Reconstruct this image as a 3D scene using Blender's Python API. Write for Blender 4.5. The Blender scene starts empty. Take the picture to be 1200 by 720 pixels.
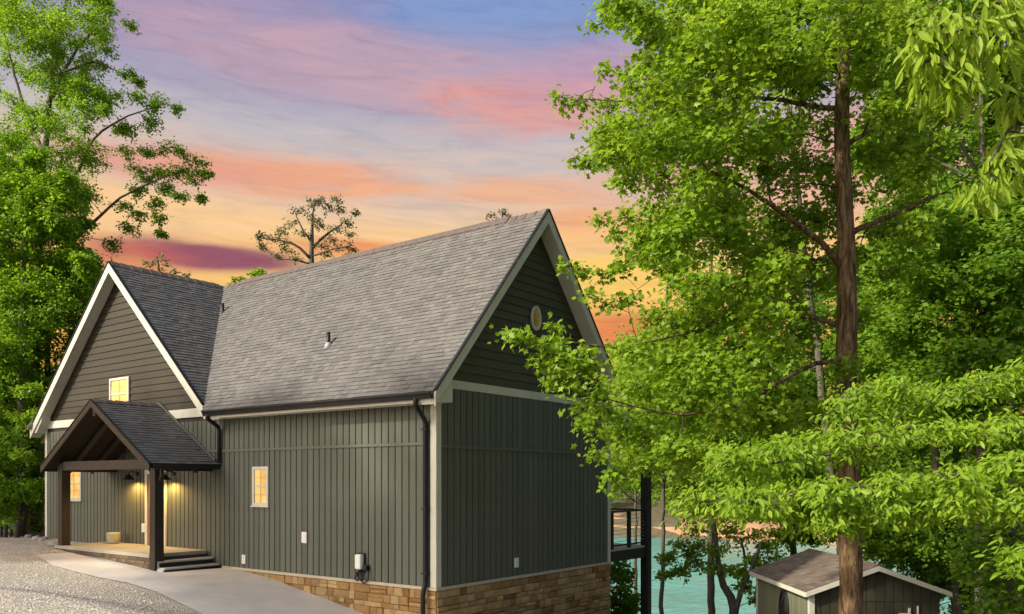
import bpy, math, random
import numpy as np
from mathutils import Vector, Quaternion

SC = bpy.context.scene
COL = SC.collection
random.seed(7)
RNG = np.random.default_rng(11)

# ------------------------------------------------------------------ camera
# world: X along the long front wall, Y along the gable end wall, origin at the house corner
CAM = np.array([11.327, -12.502, 2.192])
RT = np.array([0.79873, 0.60177, 0.0])
FW = np.array([-0.60177, 0.79873, 0.0])
FPX = 981.0
cd = bpy.data.cameras.new('camera')
cam = bpy.data.objects.new('camera', cd)
COL.objects.link(cam)
cam.location = CAM
cam.rotation_euler = (math.radians(90), 0, math.atan2(0.60177, 0.79873))
cd.sensor_width = 36
cd.lens = FPX / 1200 * 36
cd.shift_y = (563 - 360) / 1200
cd.clip_start = 0.1
cd.clip_end = 3000
SC.camera = cam


def at(px, py, dist):
    """point at a given distance ahead of the camera, seen at photo position px, py"""
    return CAM + dist * (FW + RT * (px - 600) / FPX + np.array([0, 0, 1.0]) * (563 - py) / FPX)


def plan(r, fwd, z=0.0):
    p = CAM + RT * r + FW * fwd
    return np.array([p[0], p[1], z])


def lin(r, g, b):
    f = lambda c: (c / 255 / 12.92) if c / 255 <= 0.04045 else ((c / 255 + 0.055) / 1.055) ** 2.4
    return (f(r), f(g), f(b), 1.0)


# ------------------------------------------------------------------ light
LDIR = Vector((0.38, 0.76, -0.54)).normalized()
sd = bpy.data.lights.new('sun', 'SUN')
sd.energy = 4.3
sd.angle = math.radians(2.2)
sd.color = (1.0, 0.92, 0.78)
sun = bpy.data.objects.new('sun', sd)
COL.objects.link(sun)
sun.rotation_euler = LDIR.to_track_quat('-Z', 'Y').to_euler()
sun.location = (0, -30, 40)

SC.view_settings.view_transform = 'Standard'
SC.view_settings.look = 'None'
SC.view_settings.exposure = 0.50
SC.view_settings.gamma = 1.0
SC.render.engine = 'CYCLES'
SC.cycles.max_bounces = 10
SC.cycles.diffuse_bounces = 7
SC.cycles.transmission_bounces = 8
SC.cycles.transparent_max_bounces = 8

world = bpy.data.worlds.new('World')
SC.world = world
world.use_nodes = True


class NG:
    """small node-tree helper"""
    def __init__(self, tree):
        self.t = tree
        self.n = tree.nodes
        self.l = tree.links

    def new(self, kind, **kw):
        nd = self.n.new(kind)
        for k, v in kw.items():
            setattr(nd, k, v)
        return nd

    def put(self, sock, v):
        if hasattr(v, 'bl_idname') or hasattr(v, 'is_output'):
            self.l.new(v, sock)
        else:
            sock.default_value = v

    def math(self, op, a, b=0.0, c=0.0, clamp=False):
        m = self.new('ShaderNodeMath', operation=op, use_clamp=clamp)
        self.put(m.inputs[0], a)
        self.put(m.inputs[1], b)
        self.put(m.inputs[2], c)
        return m.outputs[0]

    def dot(self, a, v):
        m = self.new('ShaderNodeVectorMath', operation='DOT_PRODUCT')
        self.put(m.inputs[0], a)
        m.inputs[1].default_value = v
        return m.outputs['Value']

    def mix(self, fac, a, b, mode='MIX'):
        m = self.new('ShaderNodeMix', data_type='RGBA', blend_type=mode)
        self.put(m.inputs[0], fac)
        self.put(m.inputs[6], a)
        self.put(m.inputs[7], b)
        return m.outputs[2]

    def ramp(self, fac, stops, interp='LINEAR'):
        r = self.new('ShaderNodeValToRGB')
        r.color_ramp.interpolation = interp
        e = r.color_ramp.elements
        while len(e) < len(stops):
            e.new(0.5)
        for k, (p, c) in enumerate(stops):
            e[k].position = p
            e[k].color = c if len(c) == 4 else (*c, 1)
        self.put(r.inputs[0], fac)
        return r.outputs[0]

    def noise(self, vec, scale, detail=4, rough=0.55, dist=0.0, out='Fac'):
        nd = self.new('ShaderNodeTexNoise')
        if vec is not None:
            self.l.new(vec, nd.inputs['Vector'])
        nd.inputs['Scale'].default_value = scale
        nd.inputs['Detail'].default_value = detail
        nd.inputs['Roughness'].default_value = rough
        nd.inputs['Distortion'].default_value = dist
        return nd.outputs[out]

    def mapping(self, vec, scale=(1, 1, 1), rot=(0, 0, 0)):
        m = self.new('ShaderNodeMapping')
        self.l.new(vec, m.inputs[0])
        m.inputs['Scale'].default_value = scale
        m.inputs['Rotation'].default_value = rot
        return m.outputs[0]


def build_sky():
    g = NG(world.node_tree)
    g.n.clear()
    out = g.new('ShaderNodeOutputWorld')
    d = g.new('ShaderNodeTexCoord').outputs['Generated']
    f = g.dot(d, tuple(FW))
    r = g.dot(d, tuple(RT))
    z = g.dot(d, (0, 0, 1))
    az = g.math('MULTIPLY', g.math('ARCTAN2', r, f), 57.29578)     # degrees, 0 = along the lake
    el = g.math('MULTIPLY', g.math('ARCSINE', z), 57.29578)
    cv = g.new('ShaderNodeCombineXYZ')
    g.l.new(g.math('MULTIPLY', az, 0.085), cv.inputs[0])
    g.l.new(g.math('MULTIPLY', el, 0.55), cv.inputs[1])
    n1 = g.noise(cv.outputs[0], 1.0, 9, 0.66, 0.9)
    cv2 = g.new('ShaderNodeCombineXYZ')
    g.l.new(g.math('MULTIPLY', az, 0.055), cv2.inputs[0])
    g.l.new(g.math('MULTIPLY', el, 0.34), cv2.inputs[1])
    cv2.inputs[2].default_value = 4.0
    n2 = g.noise(cv2.outputs[0], 1.0, 8, 0.62, 0.7)
    # clear-sky colours by height, gently warped by the cloud noise
    elw = g.math('ADD', el, g.math('MULTIPLY', g.math('SUBTRACT', n2, 0.5), 7.0))
    t = g.math('DIVIDE', elw, 45.0, clamp=True)
    S = lambda d_: d_ / 45.0
    base = g.ramp(t, [(S(0), lin(236, 168, 84)), (S(8.5), lin(244, 180, 92)), (S(12.5), lin(251, 200, 116)),
                      (S(16), lin(246, 202, 148)), (S(18.5), lin(224, 196, 172)), (S(21.5), lin(190, 184, 190)),
                      (S(25), lin(166, 162, 186)), (S(29), lin(142, 154, 194)), (S(36), lin(108, 142, 208)),
                      (S(45), lin(96, 132, 205))])
    col = base

    def pang(px, py):
        a = math.degrees(math.atan2(px - 600, FPX))
        e = math.degrees(math.atan2(563 - py, math.hypot(px - 600, FPX)))
        return a, e

    def bank(c, px, py, wx, wy, color, amount, nz, lo=0.42, hi=0.62):
        a0, e0 = pang(px, py)
        sa = wx / FPX * 57.3 * 1.0
        se = wy / FPX * 57.3 * 1.05
        da = g.math('DIVIDE', g.math('SUBTRACT', az, a0), sa)
        de = g.math('DIVIDE', g.math('SUBTRACT', el, e0), se)
        q = g.math('ADD', g.math('MULTIPLY', da, da), g.math('MULTIPLY', de, de))
        w = g.math('EXPONENT', g.math('MULTIPLY', q, -1.0))
        mr = g.new('ShaderNodeMapRange', clamp=True)
        mr.interpolation_type = 'SMOOTHSTEP'
        nn = g.math('ADD', g.math('MULTIPLY', g.math('SUBTRACT', nz, 0.5), 2.2), 0.5)
        g.l.new(g.math('ADD', g.math('MULTIPLY', w, 0.5), g.math('MULTIPLY', nn, 0.5)), mr.inputs[0])
        mr.inputs[1].default_value = lo - 0.14
        mr.inputs[2].default_value = hi + 0.22
        k = g.math('MULTIPLY', g.math('MULTIPLY', mr.outputs[0], amount * 0.95), g.math('MINIMUM', g.math('MULTIPLY', w, 1.6), 1.0))
        return g.mix(k, c, color)

    col = bank(col, 250, 20, 420, 50, lin(158, 142, 176), 0.8, n1, 0.3, 0.6)
    col = bank(col, 420, 70, 330, 38, lin(198, 164, 176), 0.85, n1, 0.35, 0.62)
    col = bank(col, 620, 122, 150, 34, lin(226, 158, 146), 0.95, n1, 0.35, 0.62)
    col = bank(col, 690, 95, 120, 40, lin(196, 154, 176), 0.7, n2, 0.35, 0.62)
    col = bank(col, 590, 18, 170, 36, lin(122, 154, 204), 0.8, n2, 0.3, 0.6)
    col = bank(col, 330, 205, 190, 24, lin(238, 164, 124), 0.95, n1, 0.38, 0.62)
    col = bank(col, 170, 190, 130, 22, lin(224, 156, 140), 0.8, n2, 0.38, 0.62)
    col = bank(col, 600, 225, 190, 18, lin(238, 174, 130), 0.75, n1, 0.38, 0.62)
    col = bank(col, 230, 300, 140, 15, lin(142, 78, 104), 1.0, n2, 0.36, 0.5)
    col = bank(col, 150, 305, 80, 22, lin(206, 108, 92), 0.7, n1, 0.36, 0.6)
    col = bank(col, 430, 292, 130, 12, lin(224, 118, 82), 0.7, n1, 0.38, 0.6)
    col = bank(col, 700, 262, 110, 22, lin(240, 162, 108), 0.7, n1, 0.35, 0.6)
    col = bank(col, 730, 325, 110, 26, lin(250, 206, 106), 0.9, n2, 0.3, 0.55)
    col = bank(col, 720, 384, 120, 20, lin(222, 130, 82), 0.95, n2, 0.3, 0.55)
    col = bank(col, 960, 190, 230, 60, lin(234, 164, 146), 0.8, n1, 0.34, 0.6)
    cv3 = g.new('ShaderNodeCombineXYZ')
    g.l.new(g.math('MULTIPLY', az, 0.16), cv3.inputs[0])
    g.l.new(g.math('ADD', g.math('MULTIPLY', el, 1.1), g.math('MULTIPLY', az, 0.05)), cv3.inputs[1])
    n3 = g.noise(cv3.outputs[0], 1.0, 8, 0.68, 1.2)
    col = g.mix(0.55, col, g.ramp(n3, [(0.32, (0.80, 0.78, 0.84)), (0.5, (1.0, 1.0, 1.0)), (0.68, (1.16, 1.10, 1.04))]), 'MULTIPLY')
    bg = g.new('ShaderNodeBackground')
    g.l.new(col, bg.inputs[0])
    bg.inputs[1].default_value = 0.73
    # overhead: clear daylight sky
    sky = g.new('ShaderNodeTexSky', sky_type='NISHITA')
    sky.sun_disc = False
    sky.air_density = 0.75
    sky.dust_density = 4.5
    sky.ozone_density = 0.4
    s = -LDIR
    sky.sun_elevation = math.asin(s.z)
    sky.sun_rotation = math.atan2(s.x, s.y)
    bg2 = g.new('ShaderNodeBackground')
    g.l.new(sky.outputs[0], bg2.inputs[0])
    bg2.inputs[1].default_value = 0.15
    # the sunset bank fills the lower sky towards the lake; overhead and behind it is plain daylight
    up = g.new('ShaderNodeMapRange', clamp=True)
    up.interpolation_type = 'SMOOTHSTEP'
    g.l.new(g.math('SUBTRACT', el, g.math('MULTIPLY', g.math('MINIMUM', f, 0.35), 70.0)), up.inputs[0])
    up.inputs[1].default_value = 9
    up.inputs[2].default_value = 32
    mx = g.new('ShaderNodeMixShader')
    g.l.new(up.outputs[0], mx.inputs[0])
    g.l.new(bg.outputs[0], mx.inputs[1])
    g.l.new(bg2.outputs[0], mx.inputs[2])
    g.l.new(mx.outputs[0], out.inputs[0])


build_sky()

# ------------------------------------------------------------------ mesh helpers


class MB:
    def __init__(self):
        self.v = []
        self.f = []

    def add(self, verts, faces):
        o = len(self.v)
        self.v.extend([tuple(float(c) for c in p) for p in verts])
        self.f.extend([tuple(i + o for i in q) for q in faces])
        return self

    def box(self, x0, x1, y0, y1, z0, z1):
        if x0 > x1: x0, x1 = x1, x0
        if y0 > y1: y0, y1 = y1, y0
        if z0 > z1: z0, z1 = z1, z0
        v = [(x0, y0, z0), (x1, y0, z0), (x1, y1, z0), (x0, y1, z0), (x0, y0, z1), (x1, y0, z1), (x1, y1, z1), (x0, y1, z1)]
        return self.add(v, [(3, 2, 1, 0), (4, 5, 6, 7), (0, 1, 5, 4), (1, 2, 6, 5), (2, 3, 7, 6), (3, 0, 4, 7)])

    def prism(self, poly, off):
        """a planar polygon (3d points) pushed along the vector off"""
        n = len(poly)
        p = [np.array(q, float) for q in poly]
        o = np.array(off, float)
        nrm = sum(np.cross(p[i] - p[0], p[(i + 1) % n] - p[0]) for i in range(1, n - 1))
        if np.dot(nrm, o) > 0:
            p = p[::-1]
        v = p + [q + o for q in p]
        fs = [tuple(range(n)), tuple(range(2 * n - 1, n - 1, -1))]
        for i in range(n):
            j = (i + 1) % n
            fs.append((j, i, i + n, j + n))
        return self.add(v, fs)

    def bar(self, a, b, w, h, up=(0, 0, 1)):
        a = np.array(a, float); b = np.array(b, float)
        d = b - a
        d /= np.linalg.norm(d)
        s = np.cross(d, np.array(up, float))
        s /= np.linalg.norm(s)
        u = np.cross(s, d)
        v = [a + s * i * w / 2 + u * j * h / 2 for i, j in ((-1, -1), (1, -1), (1, 1), (-1, 1))]
        v += [b + s * i * w / 2 + u * j * h / 2 for i, j in ((-1, -1), (1, -1), (1, 1), (-1, 1))]
        return self.add(v, [(0, 1, 2, 3), (7, 6, 5, 4), (1, 0, 4, 5), (2, 1, 5, 6), (3, 2, 6, 7), (0, 3, 7, 4)])

    def tube(self, pts, rad, sides=8, cap=True, wob=0.0):
        pts = [np.array(p, float) for p in pts]
        n = len(pts)
        if not hasattr(rad, '__len__'):
            rad = [rad] * n
        ref = np.array([0.31, 0.87, 0.38])
        rings = []
        t0 = pts[1] - pts[0]
        t0 /= np.linalg.norm(t0) + 1e-9
        s = np.cross(t0, ref)
        s /= np.linalg.norm(s)
        for i in range(n):
            t = pts[min(i + 1, n - 1)] - pts[max(i - 1, 0)]
            t /= np.linalg.norm(t) + 1e-9
            s = s - t * np.dot(s, t)
            s /= np.linalg.norm(s) + 1e-9
            u = np.cross(t, s)
            ring = []
            for k in range(sides):
                a = 2 * math.pi * k / sides
                rr = rad[i] * (1 + (random.uniform(-wob, wob) if wob else 0))
                ring.append(pts[i] + (s * math.cos(a) + u * math.sin(a)) * rr)
            rings.append(ring)
        v = [p for r_ in rings for p in r_]
        f = []
        for i in range(n - 1):
            for k in range(sides):
                k2 = (k + 1) % sides
                f.append((i * sides + k, i * sides + k2, (i + 1) * sides + k2, (i + 1) * sides + k))
        if cap:
            f.append(tuple(range(sides - 1, -1, -1)))
            f.append(tuple(range((n - 1) * sides, n * sides)))
        return self.add(v, f)

    def lathe(self, prof, sides=20, axis=(0, 0, 1), org=(0, 0, 0)):
        """profile of (radius, height) turned about an axis"""
        ax = Vector(axis).normalized()
        q = Vector((0, 0, 1)).rotation_difference(ax)
        v = []
        f = []
        for r_, h in prof:
            for k in range(sides):
                a = 2 * math.pi * k / sides
                p = q @ Vector((r_ * math.cos(a), r_ * math.sin(a), h))
                v.append((p.x + org[0], p.y + org[1], p.z + org[2]))
        m = len(prof)
        for i in range(m - 1):
            for k in range(sides):
                k2 = (k + 1) % sides
                f.append((i * sides + k, i * sides + k2, (i + 1) * sides + k2, (i + 1) * sides + k))
        f.append(tuple(range(sides - 1, -1, -1)))
        f.append(tuple(range((m - 1) * sides, m * sides)))
        return self.add(v, f)

    def mesh(self, name, mat, smooth=False, off=(0, 0, 0)):
        me = bpy.data.meshes.new(name)
        o = off
        me.from_pydata([(p[0] - o[0], p[1] - o[1], p[2] - o[2]) for p in self.v], [], self.f)
        me.materials.append(mat)
        if smooth:
            me.polygons.foreach_set('use_smooth', [True] * len(me.polygons))
        me.update()
        return me


def link(name, me, parent=None, loc=None, bevel=0.0):
    o = bpy.data.objects.new(name, me)
    COL.objects.link(o)
    if parent is not None:
        o.parent = parent
    if loc is not None:
        o.location = loc
    if bevel:
        b = o.modifiers.new('bevel', 'BEVEL')
        b.width = bevel
        b.segments = 2
        b.limit_method = 'ANGLE'
    return o


def part(name, mb, mat, parent, smooth=False, bevel=0.0, label=None, off=(0, 0, 0)):
    o = link(name, mb.mesh(name, mat, smooth, off), parent, None, bevel)
    if label:
        o['label'] = label
    return o


def thing(name, label, cat, loc=(0, 0, 0), group=None, rotz=0.0):
    o = bpy.data.objects.new(name, None)
    COL.objects.link(o)
    o.empty_display_size = 0.3
    o.location = loc
    o.rotation_euler = (0, 0, rotz)
    tag(o, label, cat, group)
    return o


def tag(o, label, cat, group=None):
    o['label'] = label
    o['category'] = cat
    if group:
        o['group'] = group
    return o


def struct(o):
    o['kind'] = 'structure'
    return o


# ------------------------------------------------------------------ materials


def mat_new(name):
    m = bpy.data.materials.new(name)
    m.use_nodes = True
    g = NG(m.node_tree)
    b = g.n.get('Principled BSDF')
    return m, g, b


def bump(g, b, h, strength=0.3, dist=0.02):
    nd = g.new('ShaderNodeBump')
    g.l.new(h, nd.inputs['Height'])
    nd.inputs['Strength'].default_value = strength
    nd.inputs['Distance'].default_value = dist
    g.l.new(nd.outputs[0], b.inputs['Normal'])


def mat_surface(name, c1, c2, scale=3.0, rough=0.7, stretch=(1, 1, 1), bumpy=0.2, bdist=0.01, rnd=0.0, spec=0.3, bscale=None, dirt=None):
    """two-tone noise, optional per-object variation, optional fine grain"""
    m, g, b = mat_new(name)
    co = g.new('ShaderNodeTexCoord').outputs['Object']
    v = g.mapping(co, stretch)
    n = g.noise(v, scale, 6, 0.6)
    col = g.ramp(n, [(0.3, c1), (0.7, c2)])
    if dirt:
        n3 = g.noise(co, 0.9, 5, 0.65)
        k = g.ramp(n3, [(0.45, (0, 0, 0)), (0.75, (1, 1, 1))])
        col = g.mix(g.math('MULTIPLY', k, dirt[1]), col, dirt[0])
    if rnd:
        oi = g.new('ShaderNodeObjectInfo').outputs['Random']
        mul = g.math('ADD', g.math('MULTIPLY', g.math('SUBTRACT', oi, 0.5), rnd * 2), 1.0)
        hs = g.new('ShaderNodeHueSaturation')
        g.l.new(mul, hs.inputs['Value'])
        g.l.new(col, hs.inputs['Color'])
        col = hs.outputs[0]
    g.l.new(col, b.inputs['Base Color'])
    b.inputs['Roughness'].default_value = rough
    b.inputs['Specular IOR Level'].default_value = spec
    if bumpy:
        bump(g, b, g.noise(v, bscale or scale * 6, 5, 0.7), bumpy, bdist)
    return m


M = {}
M['siding'] = mat_surface('siding_green', (0.086, 0.094, 0.072, 1), (0.110, 0.119, 0.092, 1), 5, 0.6, (6, 6, 0.6), 0.25, 0.006, 0.10, dirt=((0.09, 0.085, 0.06, 1), 0.35))
M['lap'] = mat_surface('lap_siding_brown', (0.024, 0.020, 0.010, 1), (0.036, 0.029, 0.016, 1), 5, 0.6, (0.5, 0.5, 5), 0.3, 0.006, 0.10)
M['lap_green'] = mat_surface('lap_siding_green', (0.054, 0.055, 0.032, 1), (0.072, 0.072, 0.043, 1), 5, 0.6, (0.5, 0.5, 5), 0.3, 0.006, 0.10)
M['sheath'] = mat_surface('siding_groove', (0.026, 0.029, 0.021, 1), (0.034, 0.037, 0.027, 1), 5, 0.8, bumpy=0)
M['trim'] = mat_surface('cream_trim', (0.50, 0.49, 0.40, 1), (0.58, 0.565, 0.47, 1), 4, 0.5, bumpy=0.08)
M['soffit'] = mat_surface('soffit_paint', (0.46, 0.45, 0.37, 1), (0.52, 0.51, 0.42, 1), 4, 0.6, bumpy=0.08)
M['base_trim'] = mat_surface('tan_ledge', (0.40, 0.35, 0.25, 1), (0.50, 0.44, 0.32, 1), 6, 0.6, bumpy=0.15)
M['black'] = mat_surface('black_metal', (0.008, 0.008, 0.009, 1), (0.014, 0.014, 0.015, 1), 4, 0.5, bumpy=0.03, spec=0.3)
M['dark_wood'] = mat_surface('dark_timber', (0.018, 0.014, 0.010, 1), (0.042, 0.032, 0.022, 1), 5, 0.6, (8, 8, 0.7), 0.4, 0.006, 0.08)
M['dark_wood_x'] = mat_surface('dark_timber_beam', (0.028, 0.021, 0.014, 1), (0.065, 0.050, 0.034, 1), 5, 0.6, (0.7, 8, 8), 0.4, 0.006, 0.08)
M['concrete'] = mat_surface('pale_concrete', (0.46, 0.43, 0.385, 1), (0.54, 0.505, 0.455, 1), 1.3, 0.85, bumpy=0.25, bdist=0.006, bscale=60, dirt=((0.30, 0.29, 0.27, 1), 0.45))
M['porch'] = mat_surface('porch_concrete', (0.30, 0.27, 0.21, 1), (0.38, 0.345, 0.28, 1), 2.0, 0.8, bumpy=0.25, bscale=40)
M['step_wood'] = mat_surface('weathered_tread', (0.36, 0.335, 0.29, 1), (0.5, 0.465, 0.41, 1), 5, 0.75, (8, 0.7, 8), 0.35, 0.006)
M['white'] = mat_surface('white_plastic', (0.70, 0.69, 0.65, 1), (0.75, 0.74, 0.70, 1), 4, 0.4, bumpy=0)
M['door'] = mat_surface('door_wood', (0.18, 0.10, 0.05, 1), (0.26, 0.15, 0.08, 1), 4, 0.5, (8, 8, 0.6), 0.2)
M['pot'] = mat_surface('stone_planter', (0.40, 0.40, 0.27, 1), (0.52, 0.51, 0.37, 1), 7, 0.85, bumpy=0.3)
M['brick'] = mat_surface('brown_brick', (0.085, 0.058, 0.036, 1), (0.16, 0.115, 0.07, 1), 7, 0.9, bumpy=0.5, rnd=0.3)
M['soil'] = mat_surface('potting_soil', (0.03, 0.022, 0.015, 1), (0.06, 0.045, 0.03, 1), 30, 0.95, bumpy=0.6)
M['mortar'] = mat_surface('mortar', (0.075, 0.055, 0.035, 1), (0.12, 0.09, 0.06, 1), 9, 0.95, bumpy=0.5, bscale=50)
M['deck_metal'] = mat_surface('dark_deck_frame', (0.012, 0.012, 0.012, 1), (0.022, 0.021, 0.02, 1), 4, 0.5, bumpy=0.1)
M['cable'] = mat_surface('steel_cable', (0.3, 0.3, 0.3, 1), (0.36, 0.36, 0.36, 1), 4, 0.35, bumpy=0)
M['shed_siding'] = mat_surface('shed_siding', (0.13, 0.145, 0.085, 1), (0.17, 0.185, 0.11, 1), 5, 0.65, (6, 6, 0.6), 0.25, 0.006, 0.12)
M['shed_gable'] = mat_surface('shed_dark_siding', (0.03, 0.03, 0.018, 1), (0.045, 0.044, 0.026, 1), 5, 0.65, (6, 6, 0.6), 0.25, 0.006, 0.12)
M['rock'] = mat_surface('grey_rock', (0.20, 0.18, 0.15, 1), (0.34, 0.31, 0.27, 1), 8, 0.9, bumpy=0.6, rnd=0.2)
M['stake'] = mat_surface('dark_stake', (0.03, 0.024, 0.018, 1), (0.07, 0.056, 0.042, 1), 6, 0.9, (5, 5, 0.8), 0.5)
M['bark'] = mat_surface('brown_bark', (0.085, 0.058, 0.034, 1), (0.24, 0.165, 0.10, 1), 7, 0.9, (5, 5, 0.7), 0.9, 0.04, bscale=18)
M['bark_grey'] = mat_surface('grey_bark', (0.06, 0.052, 0.038, 1), (0.16, 0.135, 0.10, 1), 8, 0.9, (4, 4, 0.8), 0.7, 0.02)
M['twig'] = mat_surface('dark_twig', (0.035, 0.025, 0.016, 1), (0.07, 0.05, 0.03, 1), 8, 0.9, bumpy=0.2)


def mat_bark():
    m, g, b = mat_new('ridged_brown_bark')
    co = g.new('ShaderNodeTexCoord').outputs['Object']
    v = g.mapping(co, (1, 1, 0.16))
    w = g.noise(v, 16, 5, 0.65, 0.6)
    c = g.ramp(w, [(0.36, (0.045, 0.030, 0.018, 1)), (0.5, (0.15, 0.098, 0.055, 1)), (0.66, (0.30, 0.21, 0.125, 1))])
    c = g.mix(0.5, c, g.ramp(g.noise(co, 1.6, 4, 0.6), [(0.3, (0.6, 0.6, 0.55)), (0.7, (1.2, 1.15, 1.0))]), 'MULTIPLY')
    g.l.new(c, b.inputs['Base Color'])
    b.inputs['Roughness'].default_value = 0.95
    b.inputs['Specular IOR Level'].default_value = 0.1
    bump(g, b, w, 1.0, 0.06)
    return m


M['bark'] = mat_bark()


def mat_stone():
    m, g, b = mat_new('tan_ledgestone')
    co = g.new('ShaderNodeTexCoord').outputs['Object']
    oi = g.new('ShaderNodeAttribute', attribute_name='tint').outputs['Fac']
    c = g.ramp(oi, [(0.0, (0.22, 0.11, 0.045, 1)), (0.18, (0.34, 0.20, 0.085, 1)), (0.4, (0.43, 0.29, 0.14, 1)), (0.62, (0.52, 0.385, 0.21, 1)), (0.82, (0.36, 0.29, 0.17, 1)), (1.0, (0.28, 0.15, 0.065, 1))])
    n = g.noise(co, 6, 6, 0.65)
    c = g.mix(0.55, c, g.ramp(n, [(0.3, (0.35, 0.27, 0.2)), (0.7, (1.0, 0.96, 0.86))]), 'MULTIPLY')
    c = g.mix(1.0, c, (0.95, 0.92, 0.80, 1), 'MULTIPLY')
    g.l.new(c, b.inputs['Base Color'])
    b.inputs['Roughness'].default_value = 0.9
    bump(g, b, g.noise(co, 22, 6, 0.7), 0.7, 0.02)
    return m


M['stone'] = mat_stone()


def mat_shingle(name, c1, c2, c3):
    m, g, b = mat_new(name)
    co = g.new('ShaderNodeTexCoord').outputs['Object']
    a = g.new('ShaderNodeAttribute', attribute_name='tint').outputs['Fac']
    c = g.ramp(a, [(0.0, c1), (0.5, c2), (1.0, c3)])
    n = g.noise(co, 140, 2, 0.6)
    c = g.mix(0.6, c, g.ramp(n, [(0.3, (0.55, 0.55, 0.55)), (0.7, (1.25, 1.25, 1.25))]), 'MULTIPLY')
    n2 = g.noise(co, 0.55, 5, 0.6)
    c = g.mix(0.3, c, g.ramp(n2, [(0.3, (0.76, 0.77, 0.78)), (0.7, (1.12, 1.09, 1.03))]), 'MULTIPLY')
    g.l.new(c, b.inputs['Base Color'])
    b.inputs['Roughness'].default_value = 0.9
    b.inputs['Specular IOR Level'].default_value = 0.2
    bump(g, b, g.noise(co, 90, 3, 0.7), 0.5, 0.01)
    return m


M['shingle'] = mat_shingle('grey_shingle', (0.122, 0.118, 0.110, 1), (0.148, 0.143, 0.133, 1), (0.172, 0.167, 0.155, 1))
M['shed_shingle'] = mat_shingle('brown_shingle', (0.12, 0.092, 0.072, 1), (0.155, 0.122, 0.098, 1), (0.19, 0.153, 0.124, 1))
M['felt'] = mat_surface('roof_felt', (0.06, 0.055, 0.05, 1), (0.08, 0.075, 0.07, 1), 5, 0.95, bumpy=0)
M['ridge'] = mat_surface('ridge_cap', (0.10, 0.08, 0.07, 1), (0.15, 0.125, 0.11, 1), 8, 0.9, bumpy=0.3, rnd=0.15)


def mat_lit_pane(name, c1, c2, strength):
    m, g, b = mat_new(name)
    co = g.new('ShaderNodeTexCoord').outputs['Object']
    n = g.noise(co, 2.5, 3, 0.5)
    c = g.ramp(n, [(0.35, c1), (0.65, c2)])
    g.l.new(c, b.inputs['Base Color'])
    g.l.new(c, b.inputs['Emission Color'])
    b.inputs['Emission Strength'].default_value = strength
    b.inputs['Roughness'].default_value = 0.12
    return m


M['lit'] = mat_lit_pane('lit_window_blind', lin(214, 166, 90), lin(240, 202, 128), 0.2)
M['lit_dim'] = mat_lit_pane('lit_oval_pane', lin(120, 95, 35), lin(175, 145, 65), 0.14)
M['bulb'] = mat_lit_pane('lamp_bulb', (1, 0.6, 0.2, 1), (1, 0.65, 0.25, 1), 6.0)
M['glass_dark'] = mat_surface('dark_glass', (0.03, 0.032, 0.035, 1), (0.05, 0.052, 0.055, 1), 4, 0.1, bumpy=0, spec=0.6)


def mat_leaf(name, c_dark, c_mid, c_light, trans=0.42, rough=0.45, scale=0.7, boost=1.25):
    m, g, b = mat_new(name)
    out = [n for n in g.n if n.type == 'OUTPUT_MATERIAL'][0]
    a = g.new('ShaderNodeAttribute', attribute_name='tint').outputs['Fac']
    geo = g.new('ShaderNodeNewGeometry').outputs['Position']
    n = g.noise(geo, scale, 3, 0.6)
    k = g.math('ADD', g.math('MULTIPLY', a, 0.6), g.math('MULTIPLY', n, 0.5), clamp=True)
    c = g.ramp(k, [(0.15, c_dark), (0.55, c_mid), (0.95, c_light)])
    g.l.new(c, b.inputs['Base Color'])
    b.inputs['Roughness'].default_value = rough
    b.inputs['Specular IOR Level'].default_value = 0.25
    tr = g.new('ShaderNodeBsdfTranslucent')
    g.l.new(g.mix(1.0, c, (boost * 1.05, boost, boost * 0.55, 1), 'MULTIPLY'), tr.inputs[0])
    mx = g.new('ShaderNodeMixShader')
    mx.inputs[0].default_value = trans
    g.l.new(b.outputs[0], mx.inputs[1])
    g.l.new(tr.outputs[0], mx.inputs[2])
    g.l.new(mx.outputs[0], out.inputs[0])
    return m


M['leaf_maple'] = mat_leaf('maple_leaves', (0.115, 0.22, 0.014, 1), (0.205, 0.345, 0.022, 1), (0.33, 0.46, 0.04, 1), 0.54)
M['leaf_beech'] = mat_leaf('beech_leaves', (0.115, 0.225, 0.014, 1), (0.205, 0.34, 0.02, 1), (0.31, 0.44, 0.04, 1), 0.52)
M['leaf_pale'] = mat_leaf('pale_long_leaves', (0.16, 0.26, 0.016, 1), (0.26, 0.385, 0.028, 1), (0.37, 0.48, 0.06, 1), 0.54)
M['leaf_wood'] = mat_leaf('woodland_leaves', (0.095, 0.20, 0.014, 1), (0.16, 0.30, 0.02, 1), (0.26, 0.41, 0.035, 1), 0.55)
M['leaf_left'] = mat_leaf('poplar_leaves', (0.095, 0.21, 0.014, 1), (0.175, 0.33, 0.02, 1), (0.30, 0.44, 0.035, 1), 0.55)
M['leaf_deep'] = mat_leaf('deep_green_leaves', (0.065, 0.18, 0.016, 1), (0.115, 0.27, 0.02, 1), (0.19, 0.36, 0.03, 1), 0.55)
M['leaf_dull'] = mat_leaf('grey_green_leaves', (0.08, 0.10, 0.045, 1), (0.12, 0.145, 0.065, 1), (0.17, 0.20, 0.09, 1))


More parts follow.
